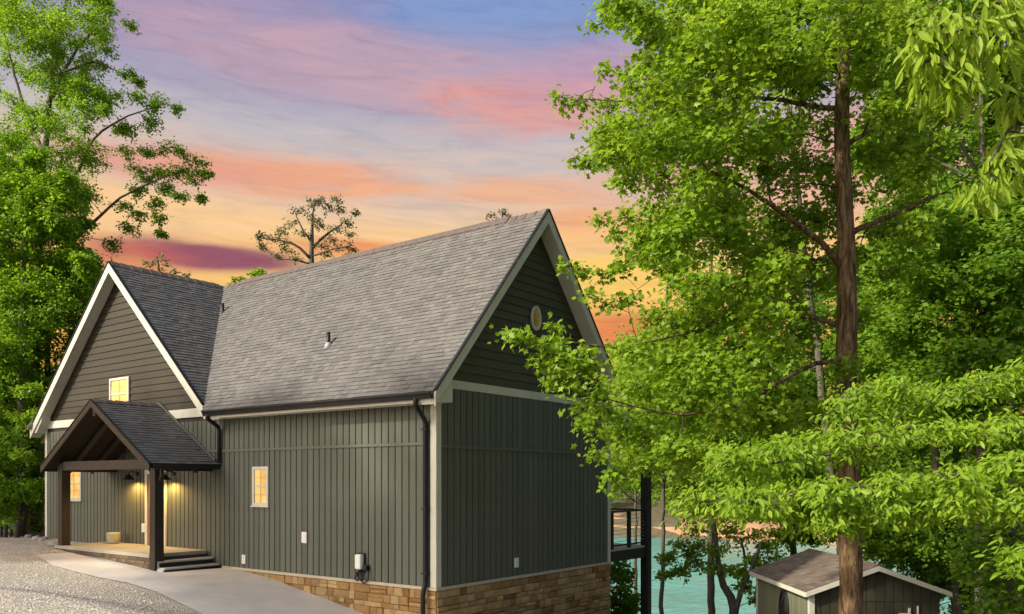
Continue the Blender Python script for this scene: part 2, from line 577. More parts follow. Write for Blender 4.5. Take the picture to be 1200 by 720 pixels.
def mat_water():
    m, g, b = mat_new('turquoise_water')
    co = g.new('ShaderNodeTexCoord').outputs['Object']
    n = g.noise(g.mapping(co, (1, 1, 1)), 0.05, 4, 0.6)
    c = g.ramp(n, [(0.3, (0.02, 0.27, 0.28, 1)), (0.7, (0.07, 0.43, 0.43, 1))])
    g.l.new(c, b.inputs['Base Color'])
    b.inputs['Roughness'].default_value = 0.12
    b.inputs['Specular IOR Level'].default_value = 0.35
    h = g.math('ADD', g.noise(g.mapping(co, (1.0, 0.45, 1)), 0.9, 5, 0.6, 0.4), g.math('MULTIPLY', g.noise(co, 0.22, 3, 0.5), 1.0))
    bump(g, b, h, 0.35, 0.5)
    return m


M['water'] = mat_water()


def mat_ground():
    m, g, b = mat_new('forest_floor')
    co = g.new('ShaderNodeTexCoord').outputs['Object']
    c = g.ramp(g.noise(co, 0.6, 7, 0.65), [(0.3, (0.045, 0.045, 0.02, 1)), (0.5, (0.10, 0.075, 0.04, 1)), (0.7, (0.07, 0.11, 0.03, 1))])
    g.l.new(c, b.inputs['Base Color'])
    b.inputs['Roughness'].default_value = 0.95
    bump(g, b, g.noise(co, 9, 6, 0.7), 0.8, 0.08)
    return m


M['ground'] = mat_ground()


def mat_gravel():
    m, g, b = mat_new('crushed_gravel')
    co = g.new('ShaderNodeTexCoord').outputs['Object']
    vo = g.new('ShaderNodeTexVoronoi')
    g.l.new(co, vo.inputs['Vector'])
    vo.inputs['Scale'].default_value = 42
    sep = g.new('ShaderNodeSeparateColor')
    g.l.new(vo.outputs['Color'], sep.inputs[0])
    c = g.ramp(sep.outputs[0], [(0.0, (0.22, 0.19, 0.15, 1)), (0.5, (0.40, 0.36, 0.30, 1)), (1.0, (0.58, 0.53, 0.45, 1))])
    big = g.noise(co, 0.5, 4, 0.6)
    c = g.mix(0.5, c, g.ramp(big, [(0.3, (0.7, 0.68, 0.64)), (0.7, (1.12, 1.1, 1.06))]), 'MULTIPLY')
    g.l.new(c, b.inputs['Base Color'])
    b.inputs['Roughness'].default_value = 0.95
    bump(g, b, g.math('SUBTRACT', 1.0, vo.outputs['Distance']), 0.8, 0.03)
    return m


M['gravel'] = mat_gravel()


def mat_pebble():
    m, g, b = mat_new('loose_pebbles')
    a = g.new('ShaderNodeAttribute', attribute_name='tint').outputs['Fac']
    c = g.ramp(a, [(0.0, (0.27, 0.235, 0.19, 1)), (0.5, (0.48, 0.43, 0.36, 1)), (1.0, (0.68, 0.625, 0.53, 1))])
    g.l.new(c, b.inputs['Base Color'])
    b.inputs['Roughness'].default_value = 0.9
    return m


M['pebble'] = mat_pebble()
M['clay'] = mat_surface('red_clay', (0.26, 0.13, 0.07, 1), (0.42, 0.25, 0.14, 1), 0.25, 0.95, bumpy=0.5, bdist=0.2, bscale=1.5)

# ------------------------------------------------------------------ terrain
LAKE = -9.0


def height(x, y):
    """ground level; the house stands on a slope that falls to the lake"""
    x = np.asarray(x, float)
    y = np.asarray(y, float)
    hw = np.interp(x, [-13, -12.4, -7.5, -6.3, -5.2, -2.13, 0, 6, 20, 60], [0.30, 0.28, -0.03, -0.08, -0.19, -0.70, -1.10, -1.3, -1.3, -2])
    hs = np.interp(x, [-60, -14, 0, 12, 60], [0.6, 0.32, 0.38, 0.45, 0.8])
    k = np.clip((-2.95 - y) / 4.2, 0, 1)
    k = k * k * (3 - 2 * k)
    h = hw * (1 - k) + hs * k
    yy = y + np.clip(-(x + 17) * 0.25, 0, 6) * 0 - np.clip(-x - 17, 0, 40) * 0.35
    g = np.interp(yy, [3, 9, 14, 25, 38, 50], [0, -1.1, -2.2, -5.0, -9.0, -11.5])
    near = h + g
    wob = 2.5 * np.sin(x * 0.045) + 1.2 * np.sin(x * 0.13 + 1.0)
    far = np.interp(y + wob, [118, 133, 135.5, 141, 160, 300, 900], [-13, -9.25, -7.2, -5.8, -3.5, 10, 45])
    t = np.clip((y - 70) / 30, 0, 1)
    return near * (1 - t) + far * t


def sheet(name, xs, ys, mat, dz=0.0, func=None):
    X, Y = np.meshgrid(xs, ys)
    Z = (func or height)(X, Y) + dz
    V = np.stack([X.ravel(), Y.ravel(), Z.ravel()], 1)
    nx, ny = len(xs), len(ys)
    i = np.arange(nx - 1)
    j = np.arange(ny - 1)
    I, J = np.meshgrid(i, j)
    a = (J * nx + I).ravel()
    F = np.stack([a, a + 1, a + nx + 1, a + nx], 1)
    me = bpy.data.meshes.new(name)
    me.from_pydata(V.tolist(), [], F.tolist())
    me.materials.append(mat)
    me.polygons.foreach_set('use_smooth', [True] * len(me.polygons))
    return link(name, me)


xs = np.unique(np.concatenate([np.linspace(-900, -60, 30), np.linspace(-60, -20, 30), np.linspace(-20, 16, 80), np.linspace(16, 60, 30), np.linspace(60, 900, 30)]))
ys = np.unique(np.concatenate([np.linspace(-400, -40, 12), np.linspace(-40, -8, 20), np.linspace(-8, 12, 60), np.linspace(12, 70, 40), np.linspace(70, 200, 60), np.linspace(200, 1200, 30)]))
struct(sheet('ground', xs, ys, M['ground'], -0.02))
struct(sheet('gravel_drive', np.linspace(-16.5, 14, 140), np.linspace(-22, -2.86, 100), M['gravel'], 0.012))
struct(sheet('gravel_drive', np.linspace(-24, -9.9, 60), np.linspace(-2.862, -1.66, 14), M['gravel'], 0.012))
struct(sheet('gravel_drive', np.linspace(-24, -12.8, 50), np.linspace(-1.662, -0.06, 14), M['gravel'], 0.012))
struct(sheet('gravel_drive', np.linspace(-24, -16.502, 20), np.linspace(-22, -2.864, 40), M['gravel'], 0.012))
struct(sheet('clay_bank', np.linspace(-260, 120, 190), np.linspace(126, 146, 40), M['clay'], 0.06))

# concrete apron along the front of the house
mb = MB()
nx, ny = 60, 14
vv = []
for i in range(nx + 1):
    x = -9.9 + 11.9 * i / nx
    y1 = -0.02 if x > -7.3 else -1.60
    y0 = -3.0 + 0.06 * math.sin(x * 0.9)
    for j in range(ny + 1):
        y = y0 + (y1 - y0) * j / ny
        vv.append((x, y, float(height(x, y)) + 0.035))
ff = []
for i in range(nx):
    for j in range(ny):
        a = i * (ny + 1) + j
        ff.append((a, a + ny + 1, a + ny + 2, a + 1))
mb.add(vv, ff)
# tapered start beside the porch slab
mb.add([(-11.6, -2.6, float(height(-11.6, -2.6)) + 0.03), (-9.9, -2.98, float(height(-9.9, -2.98)) + 0.035), (-9.9, -1.6, float(height(-9.9, -1.6)) + 0.035), (-11.6, -1.75, float(height(-11.6, -1.75)) + 0.03)], [(0, 1, 2, 3)])
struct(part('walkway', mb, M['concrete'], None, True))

lake = MB().add([(-900, 20, LAKE), (900, 20, LAKE), (900, 160, LAKE), (-900, 160, LAKE)], [(0, 1, 2, 3)])
struct(part('lake', lake, M['water'], None))


def np_mesh(name, V, loops, sizes, mat, tint=None):
    me = bpy.data.meshes.new(name)
    me.vertices.add(len(V))
    me.vertices.foreach_set('co', np.ascontiguousarray(V, dtype=np.float32).ravel())
    me.loops.add(len(loops))
    me.loops.foreach_set('vertex_index', np.ascontiguousarray(loops, dtype=np.int32))
    me.polygons.add(len(sizes))
    st = np.concatenate([[0], np.cumsum(sizes)[:-1]]).astype(np.int32)
    me.polygons.foreach_set('loop_start', st)
    me.materials.append(mat)
    if tint is not None:
        at_ = me.attributes.new('tint', 'FLOAT', 'FACE')
        at_.data.foreach_set('value', np.ascontiguousarray(tint, dtype=np.float32))
    me.update(calc_edges=True)
    me.validate()
    return me


def pebbles():
    n = 60000
    x = RNG.uniform(-15.5, 3.5, n)
    y = -3.02 - RNG.power(0.8, n) * 6.5
    x2 = RNG.uniform(-17.5, -11.8, 6000)
    y2 = RNG.uniform(-3.1, -1.75, 6000)
    x = np.concatenate([x, x2])
    y = np.concatenate([y, y2])
    n = len(x)
    y[:700] = RNG.normal(-2.93, 0.12, 700)      # a few stones strayed onto the walk
    z = height(x, y) + np.where(y > -3.0, 0.034, 0.012)
    s = RNG.lognormal(math.log(0.0105), 0.36, n)
    oc = np.array([[1, 0, 0], [0, 1, 0], [-1, 0, 0], [0, -1, 0], [0, 0, 0.7], [0, 0, -0.4]], float)
    fc = np.array([[0, 1, 4], [1, 2, 4], [2, 3, 4], [3, 0, 4]])
    jit = RNG.uniform(0.6, 1.3, (n, 6, 3))
    ang = RNG.uniform(0, 6.28, n)
    o = oc[None] * jit * s[:, None, None]
    ca, sa = np.cos(ang)[:, None], np.sin(ang)[:, None]
    V = np.stack([o[:, :, 0] * ca - o[:, :, 1] * sa + x[:, None], o[:, :, 0] * sa + o[:, :, 1] * ca + y[:, None], o[:, :, 2] + z[:, None] + 0.2 * s[:, None]], 2).reshape(-1, 3)
    L = (fc[None] + (np.arange(n) * 6)[:, None, None]).reshape(-1)
    me = np_mesh('gravel', V, L, np.full(n * 4, 3), M['pebble'], np.repeat(RNG.uniform(0, 1, n), 4))
    o = link('gravel', me)
    o['kind'] = 'stuff'
    tag(o, 'loose crushed gravel covering the drive in front of the porch', 'gravel')


pebbles()

# ------------------------------------------------------------------ HOUSE
house = thing('house', 'dark green gabled house with grey shingle roofs, timber porch and stone base', 'house', (0, 0, 0))
XL, YB = -16.87, 6.84
RY = 3.42                     # main ridge line
RZ = 8.42
MS = (RZ - 3.92) / (RY + 0.45)  # main slope
WX = -12.25                   # wing ridge
WS = 0.93
EZ = 3.92


def zmain(y): return RZ - MS * abs(y - RY)
def zwing(x): return RZ - WS * abs(x - WX)


def valley_x(y): return WX + MS * (RY - y) / WS


# core walls (groove coloured sheathing, boards stand proud of it)
front_wall = part('front_wall', MB().box(XL + 0.01, -0.01, 0.016, 0.2, -0.06, 3.95), M['sheath'], house)
end_wall = part('end_wall', MB().box(-0.2, -0.016, 0.205, YB, -0.06, 4.2), M['sheath'], house)
part('side_wall', MB().box(XL, XL + 0.2, 0.205, YB - 0.005, -0.06, 4.2), M['siding'], house)
part('back_wall', MB().box(XL + 0.2, -0.2, YB - 0.2, YB - 0.003, -0.06, 3.95), M['siding'], house)
board_mats = M['siding']


def vboards(parent, along, c0, c1, z0, z1, plane):
    """vertical grooved siding boards, each its own mesh"""
    n = int(round(abs(c1 - c0) / 0.2))
    w = (c1 - c0) / n
    cache = {}
    for i in range(n):
        a = c0 + w * i
        key = round(z1 - z0, 3)
        if key not in cache:
            g = 0.015
            if along == 'x':
                cache[key] = MB().box(g, w - g, plane - 0.02, plane + 0.014, 0, z1 - z0).mesh('siding_board', M['siding'])
            else:
                cache[key] = MB().box(plane - 0.014, plane + 0.02, g, w - g, 0, z1 - z0).mesh('siding_board', M['siding'])
        link('siding_board', cache[key], parent, (a, 0, z0) if along == 'x' else (0, a, z0))


vboards(front_wall, 'x', XL + 0.13, -0.13, 0.04, 2.915, 0.0)
vboards(front_wall, 'x', XL + 0.13, -0.13, 2.965, 3.73, 0.0)
vboards(end_wall, 'y', 0.13, YB - 0.12, 0.04, 2.86, 0.0)
vboards(end_wall, 'y', 0.13, YB - 0.12, 2.91, 4.07, 0.0)
part('seam_trim', MB().box(XL + 0.13, -0.13, -0.048, 0.012, 2.905, 2.965), M['siding'], front_wall)
part('seam_trim', MB().box(-0.012, 0.048, 0.13, YB - 0.12, 2.85, 2.91), M['siding'], end_wall)
# trims
part('corner_board', MB().box(-0.13, 0.030, -0.030, -0.002, 0.035, 3.78).box(0.002, 0.030, -0.002, 0.128, 0.035, 3.78), M['trim'], house, bevel=0.004)
part('corner_board', MB().box(XL - 0.02, XL + 0.12, -0.030, -0.002, -0.05, 3.83), M['trim'], house, bevel=0.004)
part('corner_board', MB().box(0.002, 0.030, YB - 0.118, YB + 0.02, 0.035, 4.07), M['trim'], house, bevel=0.004)
part('base_ledge', MB().box(-7.22, 0.055, -0.055, -0.003, -0.03, 0.034).box(0.0, 0.055, -0.003, YB + 0.02, -0.03, 0.034), M['base_trim'], house, bevel=0.006)
part('frieze_board', MB().box(XL + 0.0, -7.72, -0.035, 0.01, 3.84, 4.07), M['trim'], house, bevel=0.004)
part('frieze_board', MB().box(-7.715, -0.13, -0.035, 0.01, 3.73, 3.84), M['trim'], house, bevel=0.004)
part('frieze_board', MB().box(-0.01, 0.036, 0.132, YB + 0.02, 4.072, 4.25), M['trim'], house, bevel=0.004)

# gable walls with lap boards
gw = 0.0
wing_gable = part('gable_wall', MB().prism([(XL + 0.3, 0.02, 4.0), (-7.75, 0.02, 4.0), (WX, 0.02, zwing(WX) - 0.22)], (0, 0.15, 0)), M['lap'], house)
end_gable = part('gable_wall', MB().prism([(-0.02, 0.35, 4.2), (-0.02, YB - 0.35, 4.2), (-0.02, RY, RZ - 0.22)], (-0.15, 0, 0)), M['lap_green'], house)


def lap_boards(parent, z0, z1, exp, half, put, mat):
    z = z0
    while z < z1 - 0.03:
        ze = min(z + exp, z1)
        hb, ht = half(z), half(ze)
        if hb < 0.05:
            break
        ht = max(ht, 0.004)
        lip = 0.004 if ze < z1 else 0
        v = [put(-hb, 0.034, z), put(hb, 0.034, z), put(ht, 0.010, ze + lip), put(-ht, 0.010, ze + lip),
             put(-hb, -0.0, z), put(hb, -0.0, z), put(ht, -0.0, ze + lip), put(-ht, -0.0, ze + lip)]
        part('lap_board', MB().add(v, [(0, 1, 2, 3), (7, 6, 5, 4), (1, 0, 4, 5), (2, 1, 5, 6), (3, 2, 6, 7), (0, 3, 7, 4)]), mat, parent)
        z += exp


lap_boards(wing_gable, 4.075, zwing(WX) - 0.2, 0.19, lambda z: (zwing(WX) - 0.2 - z) / WS, lambda a, d, z: (WX + a, 0.018 - d, z), M['lap'])
lap_boards(end_gable, 4.255, RZ - 0.2, 0.19, lambda z: (RZ - 0.2 - z) / MS, lambda a, d, z: (-0.018 + d, RY + a, z), M['lap_green'])

# roof slabs
XR = 0.36      # end rake overhang
WY = -0.32     # wing rake overhang
EY = -0.45


def slab(poly, th, mb=None):
    mb = mb or MB()
    p = [np.array(q, float) for q in poly]
    n = np.cross(p[1] - p[0], p[2] - p[0])
    n /= np.linalg.norm(n)
    if n[2] < 0:
        n = -n
    return mb.prism(p, -n * th)


PM = lambda x, y: (x, y, zmain(y))
PW = lambda x, y: (x, y, zwing(x))
vx = valley_x(EY)
roof = part('roof', slab([PM(vx, EY), PM(XR, EY), PM(XR, RY), PM(WX, RY)], 0.09), M['felt'], house)
slab_b = MB()
slab([PM(XL - 0.33, 2 * RY - EY), PM(XR, 2 * RY - EY), PM(XR, RY), PM(XL - 0.33, RY)], 0.09, slab_b)
part('roof_back', slab_b, M['shingle'], house)
vw = valley_x(WY)
part('roof_wing', slab([PW(vw, WY), PW(WX, WY), PW(WX, RY)], 0.09), M['felt'], house)
lw = 2 * WX - vw
part('roof_wing', slab([PW(lw, WY), PW(WX, WY), PW(WX, RY)], 0.09).prism([PM(XL - 0.33, EY), PM(XL - 0.33, RY), PM(WX, RY), PM(2 * WX - vx, EY)][::1], (0, 0, -0.1)), M['shingle'], house)

# shingles: individual tabs
SH = []   # (corner a, along vec e, up vec w, normal n, width, exposure, whole)


def shingle_field(org, e, w, n, smax, xr, exp=0.128, tab=0.21, thick=0.02):
    org, e, w, n = (np.array(q, float) for q in (org, e, w, n))
    k = 0
    t = 0.0
    while t < smax - 0.02:
        ex = min(exp, smax - t)
        a0, a1 = xr(t + ex * 0.5)
        off = random.uniform(0, tab)
        a = a0 - off
        while a < a1 - 0.01:
            wd = tab * random.uniform(0.72, 1.28)
            b0, b1 = max(a, a0), min(a + wd, a1)
            if b1 - b0 > 0.02:
                SH.append((org + e * b0 + w * t, e, w, n, b1 - b0 - 0.004, ex, b0 == a and b1 == a + wd and ex == exp, thick * random.uniform(0.65, 1.3)))
            a += wd
        t += exp


L_main = math.hypot(RY - EY, RZ - zmain(EY))
wv = np.array([0, RY - EY, RZ - zmain(EY)]) / L_main
nv = np.array([0, -wv[2], wv[1]])
shingle_field((0, EY, zmain(EY)), (1, 0, 0), wv, nv, L_main, lambda t: (WX + MS * (RY - (EY + wv[1] * t)) / WS, XR))
L_wing = math.hypot(WX - vw, RZ - zwing(vw))
wv2 = np.array([WX - vw, 0, RZ - zwing(vw)]) / L_wing
nv2 = np.array([wv2[2], 0, -wv2[0]])
nv2 = nv2 if nv2[2] > 0 else -nv2
shingle_field((vw, 0, zwing(vw)), (0, 1, 0), wv2, nv2, L_wing, lambda t: (WY, RY - WS * ((vw + wv2[0] * t) - WX) / MS))
# porch roof
PX, PZ, PE, PH, PY = -10.15, 4.24, 2.58, 2.76, -1.86
L_p = math.hypot(PH, PZ - PE)
wp = np.array([-PH, 0, PZ - PE]) / L_p
npv = np.array([PZ - PE, 0, PH]) / L_p
shingle_field((PX + PH, 0, PE), (0, 1, 0), wp, npv, L_p, lambda t: (PY, -0.04))
wq = np.array([PH, 0, PZ - PE]) / L_p
nq = np.array([-(PZ - PE), 0, PH]) / L_p
shingle_field((PX - PH, 0, PE), (0, 1, 0), wq, nq, L_p, lambda t: (PY, -0.04))


def build_shingles(parent, items, mat, most=300):
    def size(q):
        d = q[0] - CAM
        fwd = np.dot(d, FW)
        vis = abs(np.dot(q[3], d) / np.linalg.norm(d)) if np.dot(q[3], d) < 0 else 0
        return (q[4] * q[5] * vis) / fwd ** 2 * (1 if q[6] else 0)
    order = sorted(items, key=size, reverse=True)
    single, rest = order[:most], order[most:]

    def geo(q):
        o, e, w, n, wd, ex, _, th = q
        top = w * (ex * 1.06)
        v = [o + n * 0.004, o + e * wd + n * 0.004, o + e * wd + top + n * 0.003, o + top + n * 0.003,
             o + n * (th + 0.004), o + e * wd + n * (th + 0.004), o + e * wd + top + n * 0.008, o + top + n * 0.008]
        return v, [(4, 5, 6, 7), (0, 1, 5, 4), (1, 2, 6, 5), (3, 0, 4, 7)]
    for q in single:
        o = q[0]
        v, f = geo(q)
        m = MB().add(v, f).mesh('shingle', mat, off=tuple(o))
        a_ = m.attributes.new('tint', 'FLOAT', 'FACE')
        tt = random.random()
        a_.data.foreach_set('value', [tt] * len(m.polygons))
        link('shingle', m, parent, tuple(o))
    big = MB()
    tint = []
    for q in rest:
        v, f = geo(q)
        big.add(v, f)
        tint += [random.random()] * len(f)
    if rest:
        me = big.mesh('shingle_courses', mat)
        a_ = me.attributes.new('tint', 'FLOAT', 'FACE')
        a_.data.foreach_set('value', tint)
        so = link('shingle_courses', me, parent)
        so['kind'] = 'stuff'


build_shingles(roof, SH, M['shingle'])

# ridge caps
def ridge_caps(p0, p1, parent, side):
    p0 = np.array(p0, float); p1 = np.array(p1, float)
    d = p1 - p0
    n = int(np.linalg.norm(d) / 0.28)
    for i in range(n):
        a = p0 + d * i / n
        b = p0 + d * (i + 1.06) / n
        s = np.array(side, float) * 0.15
        dn = np.array([0, 0, -0.15 * abs(side[2])])
        s = np.array([side[0] * 0.15, side[1] * 0.15, 0])
        lo = np.array([0, 0, 1]) * 0.03
        hi = np.array([0, 0, 1]) * 0.052
        drop = np.array([0, 0, -0.15 * side[2]])
        v = [a + hi, b + lo, a + s + drop + hi, b + s + drop + lo, a - s + drop + hi, b - s + drop + lo]
        v += [q - np.array([0, 0, 0.02]) for q in v]
        part('ridge_cap', MB().add(v, [(0, 2, 3, 1), (0, 1, 5, 4), (0, 4, 10, 6), (0, 6, 8, 2), (2, 8, 9, 3), (4, 5, 11, 10), (6, 10, 11, 7), (6, 7, 9, 8), (1, 3, 9, 7), (1, 7, 11, 5)]), M['ridge'], parent)


ridge_caps((XR - 0.01, RY, RZ), (WX + 0.1, RY, RZ), roof, (0, 1, MS))
ridge_caps((WX, WY + 0.01, RZ), (WX, RY - 0.2, RZ), roof, (1, 0, WS))
part('ridge_vent', MB().prism([(-0.75, RY - 0.14, RZ - 0.10), (-0.75, RY, RZ + 0.075), (-0.75, RY + 0.14, RZ - 0.10)], (-10.6, 0, 0)), M['ridge'], roof)

# rakes: barge board outside, soffit beneath the overhang
def rake(name, hi, lo, out, depth, width, mat_face, mat_soffit, parent):
    """hi/lo: points on the roof edge line, out: unit vector away from the wall, depth: overhang"""
    hi = np.array(hi, float); lo = np.array(lo, float); out = np.array(out, float)
    d = np.array([0, 0, 1.0])
    part('barge_board', MB().prism([hi + out * 0.004 - d * 0.02, lo + out * 0.004 - d * 0.02, lo + out * 0.004 - d * (0.02 + width), hi + out * 0.004 - d * (0.02 + width)], out * 0.03), mat_face, parent)
    s = hi - d * (0.03 + width * 0.80)
    t = lo - d * (0.03 + width * 0.80)
    part('soffit', MB().prism([s, t, t - out * (depth - 0.03), s - out * (depth - 0.03)], (0, 0, 0.03)), mat_soffit, parent)


def top(p): return (p[0], p[1], p[2])


rake('end', (XR, RY, RZ), (XR, EY, zmain(EY)), (1, 0, 0), 0.37, 0.27, M['trim'], M['soffit'], house)
rake('end', (XR, RY, RZ), (XR, 2 * RY - EY, zmain(EY)), (1, 0, 0), 0.37, 0.27, M['trim'], M['soffit'], house)
rake('wing', (WX, WY, RZ), (vw - 0.0, WY, zwing(vw)), (0, -1, 0), 0.33, 0.27, M['trim'], M['soffit'], house)
rake('wing', (WX, WY, RZ), (2 * WX - vw - 0.28, WY, zwing(vw + 0.28)), (0, -1, 0), 0.33, 0.27, M['trim'], M['soffit'], house)
# dark drip edge above the barge boards
for a, b, o in (((XR + 0.02, RY, RZ + 0.02), (XR + 0.02, EY, zmain(EY) + 0.02), 0), ((XR + 0.02, RY, RZ + 0.02), (XR + 0.02, 2 * RY - EY, zmain(EY) + 0.02), 0),
                ((WX, WY - 0.02, RZ + 0.02), (vw, WY - 0.02, zwing(vw) + 0.02), 1), ((WX, WY - 0.02, RZ + 0.02), (2 * WX - vw - 0.28, WY - 0.02, zwing(vw + 0.28) + 0.02), 1)):
    part('drip_edge', MB().bar(a, b, 0.07, 0.03), M['black'], house)
# boxed eave returns
part('eave_return', MB().prism([(0.0, EY + 0.01, EZ - 0.10), (0.0, EY + 0.01, EZ - 0.03), (0.0, 0.10, zmain(0.10) - 0.05), (0.0, 0.10, 3.74), (0.0, EY + 0.01, 3.74)], (XR - 0.01, 0, 0)), M['trim'], house)
part('eave_return', MB().prism([(2 * WX - vw - 0.26, WY + 0.01, zwing(vw + 0.26) - 0.06), (XL + 0.45, WY + 0.01, zwing(XL + 0.45) - 0.20), (XL + 0.36, WY + 0.01, 4.05), (XL + 0.02, WY + 0.01, 3.70), (2 * WX - vw - 0.26, WY + 0.01, 3.70)], (0, 0.27, 0)), M['soffit'], house)
part('eave_soffit', MB().box(-7.4, -0.005, EY + 0.03, -0.04, 3.78, 3.80), M['soffit'], house)
part('fascia', MB().box(-7.4, XR - 0.02, EY + 0.004, EY + 0.028, 3.72, 3.90), M['trim'], house)


# gutters (K profile) and downspouts
def gutter(a, b, out, parent):
    a = np.array(a, float); b = np.array(b, float); out = np.array(out, float)
    z = np.array([0, 0, 1.0])
    prof = [(0.0, 0.0), (0.0, -0.13), (0.08, -0.13), (0.10, -0.07), (0.13, -0.03), (0.13, 0.0), (0.115, 0.0), (0.10, -0.03), (0.085, -0.11), (0.012, -0.11), (0.012, 0.0)]
    n = len(prof)
    v = [a + out * p + z * q for p, q in prof] + [b + out * p + z * q for p, q in prof]
    f = [(i, (i + 1) % n, (i + 1) % n + n, i + n) for i in range(n)]
    f += [tuple(range(n)), tuple(range(2 * n - 1, n - 1, -1))]
    return part('gutter', MB().add(v, f), M['black'], parent)


gutter((-7.30, EY, EZ - 0.01), (XR - 0.02, EY, EZ - 0.01), (0, -1, 0), house)
gutter((PX + PH, PY + 0.02, PE + 0.02), (PX + PH, -0.03, PE + 0.02), (1, 0, 0), house)


def spout(pts, parent):
    P = [np.array(p, float) for p in pts]
    # round the corners
    q = [P[0]]
    for i in range(1, len(P) - 1):
        for t in (0.85, 1.0, ):
            pass
        a, b, c = P[i - 1], P[i], P[i + 1]
        la = min(0.09, np.linalg.norm(b - a) * 0.4)
        lc = min(0.09, np.linalg.norm(c - b) * 0.4)
        s = b + (a - b) / np.linalg.norm(a - b) * la
        e = b + (c - b) / np.linalg.norm(c - b) * lc
        for t in (0, 0.33, 0.66, 1):
            q.append((1 - t) ** 2 * s + 2 * t * (1 - t) * b + t * t * e)
    q.append(P[-1])
    return part('downspout', MB().tube(q, 0.05, 8), M['black'], parent, True)


sp = spout([(-0.08, EY - 0.06, 3.82), (-0.08, EY - 0.06, 3.66), (-0.21, -0.09, 3.40), (-0.21, -0.09, 0.1), (-0.21, -0.16, -0.05), (-0.21, -0.16, -1.2)], house)
for z in (3.2, 1.6, 0.3):
    part('strap', MB().box(-0.28, -0.14, -0.15, -0.03, z, z + 0.03), M['black'], sp)
spout([(-7.14, EY - 0.06, 3.82), (-7.14, EY - 0.06, 3.72), (-7.27, -0.09, 3.52), (-7.27, -0.09, 2.62)], house)

# roof vents
def pipe_vent(x, y, z, h):
    p = part('vent_pipe', MB().lathe([(0.045, -0.15), (0.045, h), (0.033, h), (0.033, h - 0.05)], 12, org=(x, y, z)), M['black'], roof, True)
    part('flashing', MB().lathe([(0.13, -0.08), (0.07, 0.06), (0.05, 0.09)], 12, org=(x, y, z)), M['cable'], p, True)


def ray_hit(px, py, fn):
    d0, d1 = 12.0, 12.0
    while at(px, py, d1)[2] > fn(at(px, py, d1)) and d1 < 40:
        d1 += 0.1
    for _ in range(40):
        m_ = (d0 + d1) / 2
        p = at(px, py, m_)
        if p[2] > fn(p): d0 = m_
        else: d1 = m_
    return at(px, py, (d0 + d1) / 2)


p = ray_hit(385, 406, lambda p: zmain(p[1]))
pipe_vent(p[0], p[1], p[2], 0.34)
p = ray_hit(261, 373, lambda p: zwing(p[0]) if p[0] > WX else -9)
pipe_vent(p[0], p[1], p[2], 0.45)


# windows
def window(x0, x1, z0, z1, parent, grid=True, y=0.0):
    f = MB()
    fw = 0.07
    o = y - 0.03
    f.box(x0, x0 + fw, o - 0.03, o + 0.02, z0, z1).box(x1 - fw, x1, o - 0.03, o + 0.02, z0, z1)
    f.box(x0 + fw, x1 - fw, o - 0.03, o + 0.02, z1 - fw, z1).box(x0 + fw, x1 - fw, o - 0.03, o + 0.02, z0, z0 + fw)
    w = part('window', f, M['trim'], parent, bevel=0.004)
    zm = (z0 + z1) / 2
    part('meeting_rail', MB().box(x0 + fw, x1 - fw, o - 0.018, o + 0.012, zm - 0.022, zm + 0.022), M['trim'], w)
    part('pane', MB().box(x0 + fw, x1 - fw, o + 0.002, o + 0.012, zm + 0.022, z1 - fw), M['lit'], w)
    part('pane', MB().box(x0 + fw, x1 - fw, o + 0.006, o + 0.016, z0 + fw, zm - 0.022), M['lit'], w)
    # muntin grid and the blind's slats behind the glass show as thin bars
    if grid:
        g = MB()
        xm = (x0 + x1) / 2
        for a, b in ((zm + 0.022, z1 - fw), (z0 + fw, zm - 0.022)):
            g.box(xm - 0.007, xm + 0.007, o - 0.006, o + 0.001, a, b)
            g.box(x0 + fw, x1 - fw, o - 0.0055, o + 0.0005, (a + b) / 2 - 0.007, (a + b) / 2 + 0.007)
        part('muntin', g, M['blind'], w)
    part('sill', MB().box(x0 - 0.03, x1 + 0.03, o - 0.05, o - 0.0, z0 - 0.035, z0 - 0.002), M['trim'], w)
    return w


M['blind'] = mat_surface('muntin_tan', (0.42, 0.32, 0.15, 1), (0.48, 0.36, 0.18, 1), 4, 0.6, bumpy=0)
window(-5.96, -5.34, 1.58, 2.52, house)
window(-15.45, -14.48, 1.58, 2.62, house)
window(-12.78, -11.70, 4.22, 5.15, house)
# oval window in the end gable
OY, OZ, OA, OB = 3.40, 5.96, 0.195, 0.29
ov, nseg = MB(), 28
vs = []
for k in range(nseg):
    a = 2 * math.pi * k / nseg
    for (s, xo) in ((1.0, 0.02), (1.0, 0.075), (0.74, 0.075), (0.74, 0.03)):
        vs.append((xo, OY + OA * s * math.cos(a), OZ + OB * s * math.sin(a)))
fs = []
for k in range(nseg):
    k2 = (k + 1) % nseg
    for q in range(4):
        q2 = (q + 1) % 4
        fs.append((k * 4 + q, k2 * 4 + q, k2 * 4 + q2, k * 4 + q2))
ovw = part('oval_window', ov.add(vs, fs), M['trim'], house, True)
part('pane', MB().prism([(0.036, OY + OA * 0.76 * math.cos(2 * math.pi * k / nseg), OZ + OB * 0.76 * math.sin(2 * math.pi * k / nseg)) for k in range(nseg)], (0.01, 0, 0)), M['lit_dim'], ovw)
part('muntin', MB().box(0.045, 0.056, OY - 0.01, OY + 0.01, OZ - OB * 0.74, OZ + OB * 0.74).box(0.0455, 0.0565, OY - OA * 0.74, OY + OA * 0.74, OZ - 0.01, OZ + 0.01), M['blind'], ovw)

